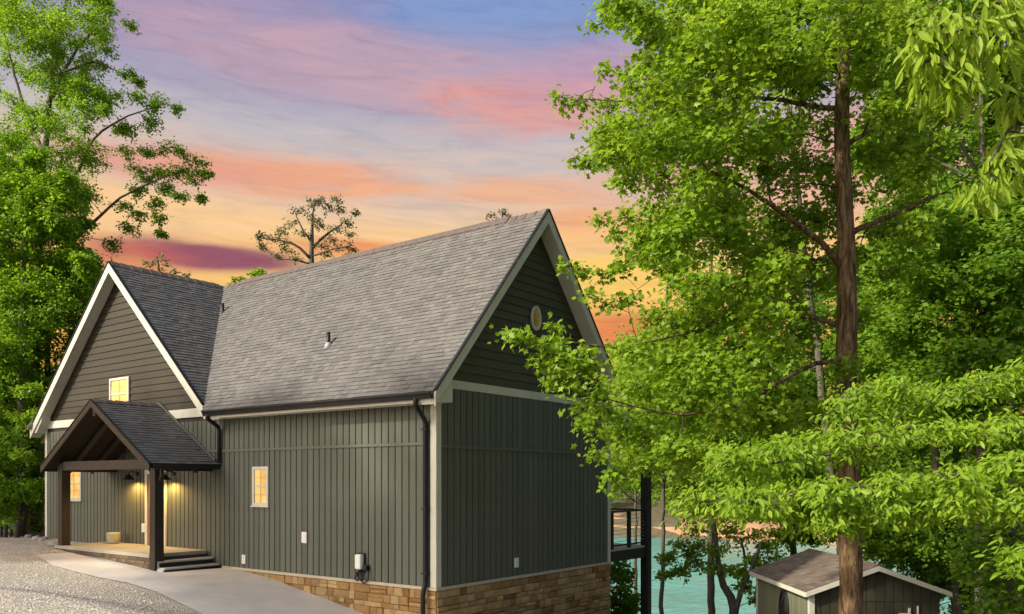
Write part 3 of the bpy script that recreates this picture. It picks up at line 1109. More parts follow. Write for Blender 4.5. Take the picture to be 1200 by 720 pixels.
# ---- porch
FZ = 0.40
SX0, SX1, SY = -12.75, -7.86, -1.62
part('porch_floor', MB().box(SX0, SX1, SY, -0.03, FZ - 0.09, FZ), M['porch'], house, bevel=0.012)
pb = part('porch_base', MB().box(SX0 + 0.04, SX1 - 0.03, SY + 0.04, -0.04, -0.4, FZ - 0.092), M['mortar'], house)
bx = SX0 + 0.05
bm_ = {}
k = 0
for row in range(3):
    bx = SX0 + 0.04 - (0.11 if row % 2 else 0)
    while bx < SX1 - 0.05:
        b0, b1 = max(bx, SX0 + 0.04), min(bx + 0.215, SX1 - 0.03)
        z0 = FZ - 0.172 - row * 0.085
        if b1 - b0 > 0.04 and z0 + 0.075 > float(height((b0 + b1) / 2, SY)):
            key = round(b1 - b0, 2)
            if key not in bm_:
                bm_[key] = MB().box(0, b1 - b0, 0, 0.03, 0, 0.075).mesh('brick', M['brick'] if 'brick' in M else M['stone'])
            link('brick', bm_[key], pb, (b0, SY + 0.022 + random.uniform(-0.004, 0.004), z0))
        bx += 0.225
# steps down at the open end of the porch
for i, (xa, xb, zt) in enumerate(((SX1 + 0.002, SX1 + 0.30, 0.235), (SX1 + 0.002, SX1 + 0.56, 0.085))):
    y0 = -1.50 - 0.02 * i
    st = part('step', MB().box(xa, xb, y0 - 0.02, -0.04, zt - 0.045, zt), M['step_wood'], house, bevel=0.006)
    part('riser', MB().box(xa, xb - 0.03, y0, -0.05, (0.10 if i == 0 else -0.14) - 0.0, zt - 0.046), M['dark_wood'], st)
    part('stringer', MB().box(xa, xb - 0.012, y0 - 0.055, y0 - 0.021, -0.14 if i else 0.042, zt - 0.03 * i - 0.002), M['step_wood'], st)
# posts
POSTY = -1.50
PXR, PXL = -7.72, -12.42
def post(x, z0):
    o = part('porch_post', MB().box(x - 0.12, x + 0.12, POSTY - 0.12, POSTY + 0.12, z0, 2.66), M['dark_wood'], house, bevel=0.012)
    return o


# right post stands on the walk just outside the slab corner, left one on the slab
pr_ = post(PXR - 0.0, -0.06)
pl_ = post(PXL, FZ)
for po, x, s in ((pr_, PXR, -1), (pl_, PXL, 1)):
    br = MB()
    pts = [(x - s * 0.12, 2.20), (x - s * 0.22, 2.28), (x - s * 0.24, 2.60)]
    br.tube([(a, POSTY, b) for a, b in pts], 0.05, 6)
    part('corbel', br, M['dark_wood'], po)
part('porch_beam', MB().box(PXL + 0.125, PXR - 0.125, POSTY - 0.10, POSTY + 0.10, 2.46, 2.70), M['dark_wood_x'], house, bevel=0.01)
part('porch_beam', MB().box(PXR - 0.10, PXR + 0.10, POSTY + 0.125, -0.05, 2.42, 2.63), M['dark_wood'], house, bevel=0.01)
part('porch_beam', MB().box(PXL - 0.10, PXL + 0.10, POSTY + 0.125, -0.05, 2.42, 2.63), M['dark_wood'], house, bevel=0.01)
M['ceiling'] = mat_surface('shade_darkened_boards', (0.010, 0.008, 0.006, 1), (0.022, 0.017, 0.012, 1), 5, 0.7, (0.7, 8, 8), 0.4, 0.006)  # timber colour taken near black: the porch's deep shade is in the colour
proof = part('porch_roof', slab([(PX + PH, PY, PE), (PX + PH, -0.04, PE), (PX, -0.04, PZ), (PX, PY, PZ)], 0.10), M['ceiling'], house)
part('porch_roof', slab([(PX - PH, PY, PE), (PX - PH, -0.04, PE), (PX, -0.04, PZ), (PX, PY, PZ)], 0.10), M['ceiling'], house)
ridge_caps((PX, PY + 0.01, PZ), (PX, -0.05, PZ), proof, (1, 0, (PZ - PE) / PH))
ps = (PZ - PE) / PH
for s in (1, -1):
    hi = np.array([PX, PY, PZ - 0.005]); lo = np.array([PX + s * (PH + 0.02), PY, PE - 0.01])
    part('barge_board', MB().prism([hi, lo, lo - np.array([0, 0, 0.17]), hi - np.array([0, 0, 0.17])], (0, -0.04, 0)), M['dark_wood_x'], house)
    part('drip_edge', MB().bar(hi + np.array([0, -0.02, 0.02]), lo + np.array([0, -0.02, 0.02]), 0.07, 0.025), M['black'], house)
    # inner rafters
    for y in (PY + 0.62, PY + 1.25):
        h2 = np.array([PX, y, PZ - 0.17]); l2 = np.array([PX + s * (PH - 0.16), y, PE - 0.17 + 0.16 * ps])
        part('rafter', MB().prism([h2, l2, l2 - np.array([0, 0, 0.13]), h2 - np.array([0, 0, 0.13])], (0, 0.07, 0)), M['dark_wood_x'], proof)
part('fascia', MB().box(PX - PH - 0.02, PX - PH + 0.01, PY, -0.04, PE - 0.15, PE - 0.01), M['dark_wood'], house)
part('ridge_beam', MB().box(PX - 0.07, PX + 0.07, PY + 0.05, -0.05, PZ - 0.40, PZ - 0.16), M['dark_wood'], proof)
part('wall_flashing', MB().bar((PX + PH - 0.1, -0.045, PE + 0.13), (PX, -0.045, PZ + 0.075), 0.05, 0.05), M['siding'], proof)

# door
DX0, DX1 = -10.83, -9.78
dr = part('door', MB().box(DX0 + 0.12, DX1 - 0.12, -0.045, 0.0, FZ + 0.02, 2.36), M['door'], house)
part('door_frame', MB().box(DX0, DX0 + 0.12, -0.065, 0.0, FZ, 2.36).box(DX1 - 0.12, DX1, -0.065, 0.0, FZ, 2.36).box(DX0, DX1, -0.066, 0.0, 2.362, 2.48), M['trim'], dr, bevel=0.004)
part('door_panel', MB().box(DX0 + 0.25, DX1 - 0.25, -0.06, -0.044, 0.60, 1.18), M['trim'], dr, bevel=0.01)
part('door_panel', MB().box(DX0 + 0.25, DX1 - 0.25, -0.06, -0.044, 1.45, 2.22), M['lit'], dr)
part('handle', MB().tube([(DX1 - 0.2, -0.05, 1.38), (DX1 - 0.2, -0.10, 1.38), (DX1 - 0.30, -0.10, 1.38)], 0.014, 6), M['black'], dr)

# barn lamps either side of the door, lit
def barn_lamp(x, z):
    l = part('wall_lamp', MB().lathe([(0.06, 0.0), (0.06, 0.02), (0.03, 0.03)], 14, (0, -1, 0), (x, -0.02, z + 0.16)), M['black'], house, True)
    pts = [(x, -0.04, z + 0.16), (x, -0.12, z + 0.22), (x, -0.22, z + 0.24), (x, -0.29, z + 0.20), (x, -0.30, z + 0.12)]
    part('arm', MB().tube(pts, 0.013, 6), M['black'], l, True)
    part('lamp_shade', MB().lathe([(0.165, 0.0), (0.150, 0.035), (0.075, 0.10), (0.05, 0.15), (0.045, 0.15), (0.068, 0.095), (0.142, 0.03), (0.158, 0.0)], 20, (0, 0, 1), (x, -0.30, z)), M['black'], l, True)
    part('bulb', MB().lathe([(0.012, 0.085), (0.03, 0.06), (0.034, 0.03), (0.012, 0.005)], 12, (0, 0, 1), (x, -0.30, z)), M['bulb'], l, True)
    ld = bpy.data.lights.new('lamp_light', 'SPOT')
    ld.energy = 130
    ld.color = (1.0, 0.58, 0.15)
    ld.spot_size = math.radians(168)
    ld.spot_blend = 0.6
    ld.shadow_soft_size = 0.05
    lo = bpy.data.objects.new('lamp_light', ld)
    COL.objects.link(lo)
    lo.parent = l
    lo.location = (x, -0.28, z - 0.01)
    lo.rotation_euler = (0, 0, 0)


LZ = 2.20
barn_lamp(-11.25, LZ)
barn_lamp(-9.42, LZ)

# electrical covers
def cover(x, z, w, h, y=-0.02, two=False):
    o = part('outlet_cover', MB().box(x - w / 2, x + w / 2, y - 0.03, y + 0.01, z - h / 2, z + h / 2), M['white'], house, bevel=0.008)
    if two:
        part('switch_box', MB().box(x + 0.02, x + w / 2 + 0.03, y - 0.05, y - 0.031, z + 0.03, z + h / 2), M['white'], o)
        part('switch_box', MB().box(x + 0.02, x + w / 2 + 0.03, y - 0.05, y - 0.031, z - h / 2, z - 0.03), M['white'], o)
    else:
        part('socket', MB().box(x - 0.02, x + 0.02, y - 0.036, y - 0.031, z - h * 0.32, z - h * 0.05).box(x - 0.02, x + 0.02, y - 0.036, y - 0.031, z + h * 0.05, z + h * 0.32), M['trim'], o)


cover(-4.03, 0.88, 0.17, 0.25, two=True)
cover(-6.32, 0.25, 0.14, 0.22)
cover(-10.52 - 0.42, 0.86, 0.16, 0.24)
o = part('outlet_cover', MB().box(0.012, 0.05, 2.59, 2.73, 0.22, 0.44), M['white'], house, bevel=0.008)

# foundation with ledgestone
fnd = part('foundation', MB().box(-16.8, 0.0, 0.0, 0.25, -2.2, -0.035).box(-0.25, 0.0, 0.25, YB, -4.5, -0.035).box(-16.8, -16.55, 0.25, YB, -2.5, -0.062).box(-16.55, -0.25, YB - 0.25, YB, -4.5, -0.062), M['mortar'], house)


def stone(a, b, z0, z1, side):
    """one ledgestone with a pillowed, slightly uneven face"""
    pr0 = random.uniform(0.025, 0.05)
    g = 0.006
    w, h = b - a - g, z1 - z0 - g
    j = lambda s: random.uniform(-s, s)
    back = [(j(.006), j(.006)), (w + j(.006), j(.006)), (w + j(.006), h + j(.006)), (j(.006), h + j(.006))]
    i_ = 0.014
    mid = [(p[0], p[1], pr0 * 0.6) for p in back]
    fr = [(i_ + j(.004), i_ + j(.004), pr0 + j(.008)), (w - i_ + j(.004), i_, pr0 + j(.008)), (w - i_, h - i_ + j(.004), pr0 + j(.008)), (i_, h - i_, pr0 + j(.008))]
    cen = (w / 2 + j(.1) * w, h / 2, pr0 + j(.012) + 0.006)
    P = [(p[0], p[1], -0.01) for p in back] + mid + fr + [cen]
    f = []
    for k in range(4):
        k2 = (k + 1) % 4
        f += [(k, k2, k2 + 4, k + 4), (k + 4, k2 + 4, k2 + 8, k + 8), (k + 8, k2 + 8, 12)]
    if side == 'front':
        v = [(p[0], -p[2], p[1]) for p in P]
        loc = (a, -0.002, z0)
    else:
        v = [(p[2], p[0], p[1]) for p in P]
        loc = (0.002, a, z0)
    STONES.append((loc, v, f, w * h / max(4.0, float((np.array(loc) - CAM) @ FW)) ** 2 * (1 if loc[2] > -1.35 - (0.0 if side == 'front' else 0.0) else 0.3)))


STONES = []
nst = 0
def stone_rows(side, c0, c1, ztop, floor):
    global nst
    z = ztop
    while z > -1.75:
        h = random.choice([0.09, 0.11, 0.13, 0.16, 0.18])
        a = c0
        while a < c1 - 0.03:
            w = random.choice([0.15, 0.2, 0.26, 0.32, 0.40, 0.5])
            b = min(a + w, c1)
            if c1 - b < 0.12: b = c1
            if z > floor((a + b) / 2) - 0.05:
                if h > 0.16 and random.random() < 0.35 and b - a > 0.26:
                    stone(a, b, z - h, z - h / 2, side); stone(a, b, z - h / 2, z, side); nst += 2
                else:
                    stone(a, b, z - h, z, side); nst += 1
            a = b
        z -= h


stone_rows('front', -6.9, 0.03, -0.034, lambda a: float(height(a, -0.1)))
stone_rows('end', 0.0, YB, -0.034, lambda a: -0.62 - 0.15 * a)
STONES.sort(key=lambda q: -q[3])
for loc, v, f, _ in STONES[:300]:
    me = MB().add(v, f).mesh('stone', M['stone'])
    me.attributes.new('tint', 'FLOAT', 'FACE').data.foreach_set('value', [random.random()] * len(f))
    link('stone', me, fnd, loc)
rest_, rt_ = MB(), []
for loc, v, f, _ in STONES[300:]:
    rest_.add([tuple(p[k] + loc[k] for k in range(3)) for p in v], f)
    rt_ += [random.random()] * len(f)
if rt_:
    me = rest_.mesh('small_stones', M['stone'])
    me.attributes.new('tint', 'FLOAT', 'FACE').data.foreach_set('value', rt_)
    link('small_stones', me, fnd)['kind'] = 'stuff'

# ---- EV style wall charger
ch = thing('wall_charger', 'white and black car charger with a looped cable hung on green siding above stone', 'charger', (-2.12, -0.03, 0.1))
part('body', MB().box(-0.09, 0.09, -0.14, -0.02, 0.18, 0.50), M['white'], ch, bevel=0.03)
part('back_plate', MB().box(-0.115, 0.115, -0.025, 0.008, 0.10, 0.53), M['black'], ch, bevel=0.01)
part('holster', MB().box(0.12, 0.24, -0.10, 0.005, 0.16, 0.28), M['black'], ch, bevel=0.02)
lp = []
for k in range(40):
    t = k / 39
    lp.append((-0.12 + 0.20 * t + 0.10 * math.sin(t * 6.28 * 2), -0.07 - 0.03 * math.sin(t * 9), 0.16 - 0.20 * abs(math.sin(t * math.pi * 2)) + 0.1 * (t - 0.5)))
part('cable', MB().tube(lp, 0.016, 6), M['black'], ch, True)
part('cable', MB().tube([(0.18, -0.06, 0.24), (0.27, -0.06, 0.10), (0.25, -0.06, -0.04), (0.12, -0.06, -0.12), (0.02, -0.05, -0.06), (-0.06, -0.05, 0.02), (-0.05, -0.06, 0.14)], 0.016, 6), M['black'], ch, True)

# ---- planter
pt = thing('planter', 'round pale stone planter standing empty on the porch floor by the wall', 'planter', (-11.95, -0.36, FZ))
part('pot', MB().lathe([(0.12, 0.0), (0.16, 0.05), (0.175, 0.16), (0.18, 0.29), (0.18, 0.31), (0.155, 0.31), (0.145, 0.25)], 24), M['pot'], pt, True)
part('soil', MB().lathe([(0.14, 0.22), (0.149, 0.26)], 20), M['soil'], pt)
dm = MB().box(-13.0, 0, 0, 0.1, 0, 0)

# ---- deck behind the house
dk = thing('deck', 'raised deck with black posts and cable railing behind the house', 'deck', (0, 0, 0))
DZ = 0.34
part('deck_floor', MB().box(-6.0, 0.02, YB + 0.06, 9.02, DZ - 0.05, DZ), M['step_wood'], dk)
part('rim_beam', MB().box(-0.03, 0.06, YB + 0.05, 9.06, DZ - 0.33, DZ - 0.052), M['deck_metal'], dk)
part('rim_beam', MB().box(-6.0, -0.035, 8.98, 9.06, DZ - 0.33, DZ - 0.052), M['deck_metal'], dk)
part('deck_post', MB().box(-0.12, 0.12, 8.78, 9.0, -4.5, 3.9), M['deck_metal'], dk, bevel=0.01)
part('deck_post', MB().box(-5.9, -5.7, 8.78, 9.0, -4.5, 3.9), M['deck_metal'], dk, bevel=0.01)
part('porch_header', MB().box(-5.9, 0.1, 8.80, 8.98, 3.92, 4.15), M['deck_metal'], dk)
part('railing_post', MB().box(-0.05, 0.04, 7.86, 7.95, DZ, DZ + 0.98), M['deck_metal'], dk)
part('railing_post', MB().box(-0.05, 0.04, 6.92, 7.0, DZ, DZ + 0.98), M['deck_metal'], dk)
part('top_rail', MB().box(-0.06, 0.05, 6.9, 8.78, DZ + 0.985, DZ + 1.03), M['deck_metal'], dk)
part('bottom_rail', MB().box(-0.04, 0.03, 7.0, 8.78, DZ + 0.07, DZ + 0.11), M['deck_metal'], dk)
part('top_rail', MB().box(-6.0, -0.13, 8.86, 8.95, DZ + 0.985, DZ + 1.03), M['deck_metal'], dk)
for k in range(8):
    z = DZ + 0.19 + k * 0.1
    part('rail_cable', MB().tube([(-0.005, 7.0, z), (-0.005, 8.8, z)], 0.006, 5), M['cable'], dk)
part('brace_post', MB().tube([(-1.5, 8.9, -4.5), (-1.5, 8.9, DZ - 0.33)], 0.05, 8), M['bark_grey'], dk)

# ------------------------------------------------------------------ SHED
def build_shed():
    D0, D1 = 18.8, 23.2
    rx0 = (946 - 600) / FPX * D0 + 0.12
    rx1 = (1114 - 600) / FPX * D0 - 0.14
    zE, zR = -0.30, 0.26
    o = plan(rx0, D0 + 0.15, 0.0)
    zb = -2.45
    sh = thing('shed', 'small green garden shed with a brown shingle roof beyond the maple trunk', 'shed', (o[0], o[1], zb), None, math.atan2(0.60177, 0.79873))
    W = rx1 - rx0
    L = D1 - D0 - 0.3
    H = zE - zb - 0.03
    A = zR - zb - 0.06
    sw = part('wall', MB().box(0.012, 0.1, 0.09, L, 0, H + 0.05), M['sheath'], sh)
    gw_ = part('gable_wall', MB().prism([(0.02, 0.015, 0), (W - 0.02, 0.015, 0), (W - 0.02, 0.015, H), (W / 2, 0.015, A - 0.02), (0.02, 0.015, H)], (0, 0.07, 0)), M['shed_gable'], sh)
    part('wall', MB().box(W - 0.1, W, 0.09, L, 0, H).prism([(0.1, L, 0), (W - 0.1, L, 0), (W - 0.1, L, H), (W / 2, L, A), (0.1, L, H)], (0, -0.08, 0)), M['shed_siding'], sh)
    n = int(L / 0.2)
    me = MB().box(-0.008, 0.012, 0.008, L / n - 0.008, 0, H - 0.02).mesh('siding_board', M['shed_siding'])
    for i in range(n):
        link('siding_board', me, sw, (0, i * (L - 0.02) / n + 0.02, 0))
    n = int(W / 0.2)
    for i in range(n):
        a, b = 0.03 + i * (W - 0.06) / n + 0.008, 0.03 + (i + 1) * (W - 0.06) / n - 0.008
        hz = lambda x: H + (A - H) * (1 - abs(x - W / 2) / (W / 2)) - 0.05
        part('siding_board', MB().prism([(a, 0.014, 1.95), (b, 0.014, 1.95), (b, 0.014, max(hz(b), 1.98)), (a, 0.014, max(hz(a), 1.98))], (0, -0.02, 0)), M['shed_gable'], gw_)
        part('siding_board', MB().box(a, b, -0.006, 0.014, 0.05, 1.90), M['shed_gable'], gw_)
    part('seam_trim', MB().box(0.09, W - 0.09, -0.02, 0.013, 1.902, 1.948), M['shed_gable'], gw_)
    part('corner_board', MB().box(-0.03, 0.09, -0.035, -0.009, 0, H).box(-0.03, -0.0085, -0.0085, 0.08, 0, H), M['trim'], sh)
    part('corner_board', MB().box(-0.03, -0.0085, L - 0.1, L + 0.01, 0, H), M['trim'], sh)
    part('door_frame', MB().box(W - 0.75, W - 0.70, -0.04, -0.008, 0.05, 1.75).box(W - 0.55, W - 0.52, -0.04, -0.008, 0.05, 1.8).box(W - 0.98, W - 0.70, -0.05, -0.03, 1.60, 1.64), M['trim'], sh)
    # roof
    ov_, oy = 0.16, 0.16
    sl = (A - H) / (W / 2)
    zt = lambda x: A + 0.07 - sl * abs(x - W / 2)
    rf = part('roof', slab([(-ov_, -oy, zt(-ov_)), (-ov_, L + oy, zt(-ov_)), (W / 2, L + oy, zt(W / 2)), (W / 2, -oy, zt(W / 2))], 0.05), M['felt'], sh)
    part('roof', slab([(W + ov_, -oy, zt(-ov_)), (W + ov_, L + oy, zt(-ov_)), (W / 2, L + oy, zt(W / 2)), (W / 2, -oy, zt(W / 2))], 0.05), M['shed_shingle'], sh)
    for s in (0, 1):
        x0 = -ov_ if s == 0 else W + ov_
        a = np.array([W / 2, -oy, zt(W / 2) - 0.005]); b = np.array([x0, -oy, zt(-ov_) - 0.005])
        part('barge_board', MB().prism([a, b, b - np.array([0, 0, 0.11]), a - np.array([0, 0, 0.11])], (0, -0.025, 0)), M['trim'], sh)
    part('fascia', MB().box(-ov_ - 0.025, -ov_, -oy, L + oy, zt(-ov_) - 0.11, zt(-ov_) - 0.005), M['trim'], sh)
    n_ = np.array([-sl, 0, 1]) / math.hypot(sl, 1)
    w_ = np.array([1, 0, sl]) / math.hypot(sl, 1)
    items = []
    exp, tab = 0.135, 0.30
    t = 0.0
    smax = (W / 2 + ov_) * math.hypot(sl, 1)
    while t < smax - 0.03:
        a = -oy - random.uniform(0, tab)
        while a < L + oy:
            wd = tab * random.uniform(0.75, 1.25)
            b0, b1 = max(a, -oy), min(a + wd, L + oy)
            if b1 - b0 > 0.02:
                items.append((np.array([-ov_, b1, zt(-ov_)]) + w_ * t, np.array([0, -1.0, 0]), w_, n_, b1 - b0 - 0.006, min(exp, smax - t), True, 0.014 * random.uniform(0.7, 1.4)))
            a += wd
        t += exp
    build_shingles(rf, items, M['shed_shingle'], 300)
    part('ridge_cap', MB().prism([(W / 2 - 0.12, -oy, zt(W / 2 - 0.12) + 0.012), (W / 2, -oy, zt(W / 2) + 0.04), (W / 2 + 0.12, -oy, zt(W / 2 - 0.12) + 0.012)], (0, L + 2 * oy, 0)), M['shed_shingle'], sh)
    # oval window on the side
    cy, cz, a_, b_ = L * 0.43, H - 0.72, 0.36, 0.56
    ns = 28
    vs, fs = [], []
    for k in range(ns):
        a = 2 * math.pi * k / ns
        for s, xo in ((1.0, -0.005), (1.0, -0.045), (0.86, -0.045), (0.86, -0.012)):
            vs.append((xo, cy + a_ * s * math.cos(a), cz + b_ * s * math.sin(a)))
    for k in range(ns):
        k2 = (k + 1) % ns
        for q in range(4):
            q2 = (q + 1) % 4
            fs.append((k * 4 + q, k * 4 + q2, k2 * 4 + q2, k2 * 4 + q))
    w = part('oval_window', MB().add(vs, fs), M['black'], sh, True)
    part('pane', MB().prism([(-0.012, cy + a_ * 0.87 * math.cos(2 * math.pi * k / ns), cz + b_ * 0.87 * math.sin(2 * math.pi * k / ns)) for k in range(ns)], (-0.008, 0, 0)), M['glass_dark'], w)
    mt = MB().box(-0.034, -0.02, cy - 0.012, cy + 0.012, cz - b_ * 0.86, cz + b_ * 0.86).box(-0.0345, -0.0205, cy - a_ * 0.86, cy + a_ * 0.86, cz - 0.012, cz + 0.012)
    ring = []
    for k in range(21):
        a = 2 * math.pi * k / 20
        ring.append((-0.027, cy + 0.17 * math.cos(a), cz + 0.28 * math.sin(a)))
    mt.tube(ring, 0.012, 5)
    part('muntin', mt, M['black'], w)


build_shed()

# ------------------------------------------------------------------ TREES
LEAF = {
    'maple': (np.array([[0, 0, 0], [.30, .02, -.03], [.24, .30, .03], [.56, .48, -.06], [.24, .60, .03], [0, 1.0, -.08], [-.24, .60, .03], [-.56, .48, -.06], [-.24, .30, .03], [-.30, .02, -.03]], float),
              [(0, 1, 2, 3, 4, 5), (0, 5, 6, 7, 8, 9)]),
    'beech': (np.array([[0, 0, 0], [.14, .22, .03], [.19, .50, .03], [.11, .80, .0], [0, 1.0, -.08], [-.11, .80, .0], [-.19, .50, .03], [-.14, .22, .03]], float),
              [(0, 1, 2, 3, 4), (0, 4, 5, 6, 7)]),
    'lance': (np.array([[0, 0, 0], [.10, .2, .02], [.15, .48, .02], [.09, .78, -.02], [0, 1.0, -.12], [-.09, .78, -.02], [-.15, .48, .02], [-.10, .2, .02]], float),
              [(0, 1, 2, 3, 4), (0, 4, 5, 6, 7)]),
    'plain': (np.array([[0, 0, 0], [.32, .45, .05], [0, 1.0, -.05], [-.32, .45, .05]], float), [(0, 1, 2), (0, 2, 3)]),
}


def unit(a):
    return a / (np.linalg.norm(a, axis=-1, keepdims=True) + 1e-9)


def leaves_mesh(name, pos, tip, nrm, size, kind, mat, tint, off):
    T, polys = LEAF[kind]
    n = len(pos)
    tip = unit(tip)
    nrm = unit(nrm - tip * np.sum(nrm * tip, 1, keepdims=True))
    side = np.cross(tip, nrm)
    wv_ = RNG.uniform(0.8, 1.2, n)
    V = pos[:, None, :] - np.array(off)[None, None, :] + size[:, None, None] * (T[None, :, 0, None] * side[:, None, :] * wv_[:, None, None] + T[None, :, 1, None] * tip[:, None, :] + T[None, :, 2, None] * nrm[:, None, :])
    k = len(T)
    lp = np.concatenate([np.array(p) for p in polys])
    sz = np.array([len(p) for p in polys])
    L = (lp[None] + (np.arange(n) * k)[:, None]).ravel()
    return np_mesh(name, V.reshape(-1, 3), L, np.tile(sz, n), mat, np.repeat(tint, len(polys)))


def in_poly(p, poly):
    x, y = p
    c = False
    n = len(poly)
    for i in range(n):
        x1, y1 = poly[i]
        x2, y2 = poly[(i + 1) % n]
        if (y1 > y) != (y2 > y) and x < (x2 - x1) * (y - y1) / (y2 - y1) + x1:
            c = not c
    return c


def clumps_in(poly, n, d0, d1, r0, r1, minsep=0.55):
    """clump centres spread inside an outline at real distances d0..d1, radius in metres"""
    xs_ = [p[0] for p in poly]
    ys_ = [p[1] for p in poly]
    got = []
    out = []
    tries = 0
    while len(out) < n and tries < n * 60:
        tries += 1
        p = (random.uniform(min(xs_), max(xs_)), random.uniform(min(ys_), max(ys_)))
        if not in_poly(p, poly):
            continue
        d = random.uniform(d0, d1)
        r = random.uniform(r0, r1)
        c = at(p[0], p[1], d)
        rp = r * FPX / d * 0.85
        if not all(in_poly((p[0] + rp * math.cos(q_), p[1] + rp * 0.6 * math.sin(q_)), poly) for q_ in (0, 0.8, 1.57, 2.4, 3.14, 3.9, 4.7, 5.5)):
            r *= 0.5
            rp *= 0.5
            if random.random() < 0.3 or not all(in_poly((p[0] + rp * math.cos(q_), p[1] + rp * 0.6 * math.sin(q_)), poly) for q_ in (0, 1.57, 3.14, 4.7)):
                continue
        if any(np.linalg.norm(c - q) < (r + rr) * minsep * 0.5 for q, rr in out):
            continue
        out.append((c, r))
    return out


def spots(lst, d, r=None):
    """(px, py, radius px[, distance]) -> clumps"""
    out = []
    for q in lst:
        dd = q[3] if len(q) > 3 else d
        out.append((at(q[0], q[1], dd), q[2] * dd / FPX))
    return out


def tree(name, label, cat, base, trunk, limbs, clumps, leaf, size, mat, bark, group=None, per=150, flat=0.55, droop=0.25, twigs=12, up=0.9, sides=10, tr=0.2, max_branch=None, singles=0, jit=0.5, wig=0.04, kind_scale=False):
    """trunk: list of (point, radius); limbs: list of lists of (point, radius)"""
    base = np.array(base, float)
    root = thing(name, label, cat, tuple(base), group)
    off = tuple(base)
    skel = []

    def add_line(pts, name_, sides_, mat_, smooth=True):
        P = [np.array(p, float) for p, _ in pts]
        R = [r for _, r in pts]
        # resample with a little irregularity
        Q, RR = [], []
        for i in range(len(P) - 1):
            m = max(2, int(np.linalg.norm(P[i + 1] - P[i]) / 0.35))
            m = min(m, 14)
            for s in range(m):
                t = s / m
                Q.append(P[i] * (1 - t) + P[i + 1] * t)
                RR.append(R[i] * (1 - t) + R[i + 1] * t)
        Q.append(P[-1]); RR.append(R[-1])
        Q2 = [Q[0]]
        for i in range(1, len(Q) - 1):
            w = wig * min(1.0, RR[i] * 6 + 0.25)
            Q2.append((Q[i - 1] + Q[i] * 2 + Q[i + 1]) / 4 + np.array([random.uniform(-w, w) for _ in range(3)]))
        Q2.append(Q[-1])
        part(name_, MB().tube(Q2, RR, sides_, True, 0.05), mat_, root, smooth, off=off)
        for q, r in zip(Q2, RR):
            skel.append((q, r))

    if trunk:
        add_line(trunk, 'trunk', sides, bark)
    for lb in limbs:
        add_line(lb, 'branch', 7, bark)
    tw = MB()
    SK = np.array([s[0] for s in skel])
    SR = np.array([s[1] for s in skel])
    order = sorted(clumps, key=lambda c: np.min(np.linalg.norm(SK - c[0], axis=1)))
    allp, allt, alln, alls, allc = [], [], [], [], []
    for c, r in order:
        d = np.linalg.norm(SK - c, axis=1)
        pen = d + 0.9 * np.maximum(0, SK[:, 2] - c[2] + 0.15 * d)
        i = int(np.argmin(pen))
        a = SK[i]
        dist = d[i]
        if dist > 0.12:
            m = max(3, min(9, int(dist / 0.3)))
            mid = (a + c) / 2 + np.array([random.uniform(-.1, .1) * dist, random.uniform(-.1, .1) * dist, 0.10 * dist])
            pts = []
            for s in range(m + 1):
                t = s / m
                pts.append((1 - t) ** 2 * a + 2 * t * (1 - t) * mid + t * t * c + np.array([random.uniform(-.015, .015) * dist * (0 < s < m) for _ in range(3)]))
            r0 = min(SR[i] * 0.75, 0.008 + 0.011 * dist)
            rad = [r0 * (1 - t) + 0.005 * t for t in np.linspace(0, 1, m + 1)]
            tw.tube(pts, rad, 5, False)
            SK = np.concatenate([SK, np.array(pts[1:])])
            SR = np.concatenate([SR, np.array(rad[1:])])
        # twigs fan out of the clump centre
        outw = unit((c - a) + 1e-6) if dist > 0.1 else np.array([0, 0, 1.0])
        nt = max(3, int(twigs * (0.7 + 0.6 * random.random())))
        dirs = RNG.normal(0, 1, (nt, 3))
        dirs[:, 2] *= flat
        dirs = unit(dirs) + outw * 0.35
        dirs = unit(dirs)
        ln = r * RNG.uniform(0.55, 1.15, nt)
        for k in range(nt):
            e = c + dirs[k] * ln[k] + np.array([0, 0, -droop * ln[k] * 0.5])
            m1 = c + dirs[k] * ln[k] * 0.5 + np.array([0, 0, 0.04 * ln[k]])
            tw.tube([c, m1, e], [0.006, 0.004, 0.0025], 3, False)
        nl = max(4, int(per * RNG.uniform(0.75, 1.25) * (min(1.0, (r / 0.45) ** 1.6) if kind_scale else 1)))
        kk = RNG.integers(0, nt, nl)
        t = RNG.uniform(0.12, 1.0, nl) ** 0.8
        dk_ = dirs[kk]
        lk = ln[kk]
        p = c + dk_ * (lk * t)[:, None] + np.array([0, 0, -1.0]) * (droop * 0.5 * lk * t * t)[:, None]
        p = p + RNG.normal(0, 0.06 + 0.10 * r, (nl, 3)) * np.array([1, 1, 0.7])
        sd_ = np.cross(dk_, np.array([0, 0, 1.0]))
        sg = np.where(RNG.random(nl) < 0.5, 1.0, -1.0)[:, None]
        tip = 0.55 * dk_ + 0.75 * sg * unit(sd_) + np.array([0, 0, -droop * 1.3]) + RNG.normal(0, 0.35, (nl, 3))
        nr = np.array([-0.10, -0.50, 0.8]) * up + RNG.normal(0, jit, (nl, 3))
        allp.append(p); allt.append(tip); alln.append(nr)
        alls.append(size * RNG.uniform(0.65, 1.25, nl))
        allc.append(np.clip(RNG.normal(0.5, 0.2, nl) + RNG.normal(0, 0.12), 0, 1))
    if tw.v:
        o = part('twigs', tw, M['twig'], root, False, off=off)
        o['kind'] = 'stuff'
    P, T, N, S, C = (np.concatenate(q) for q in (allp, allt, alln, alls, allc))
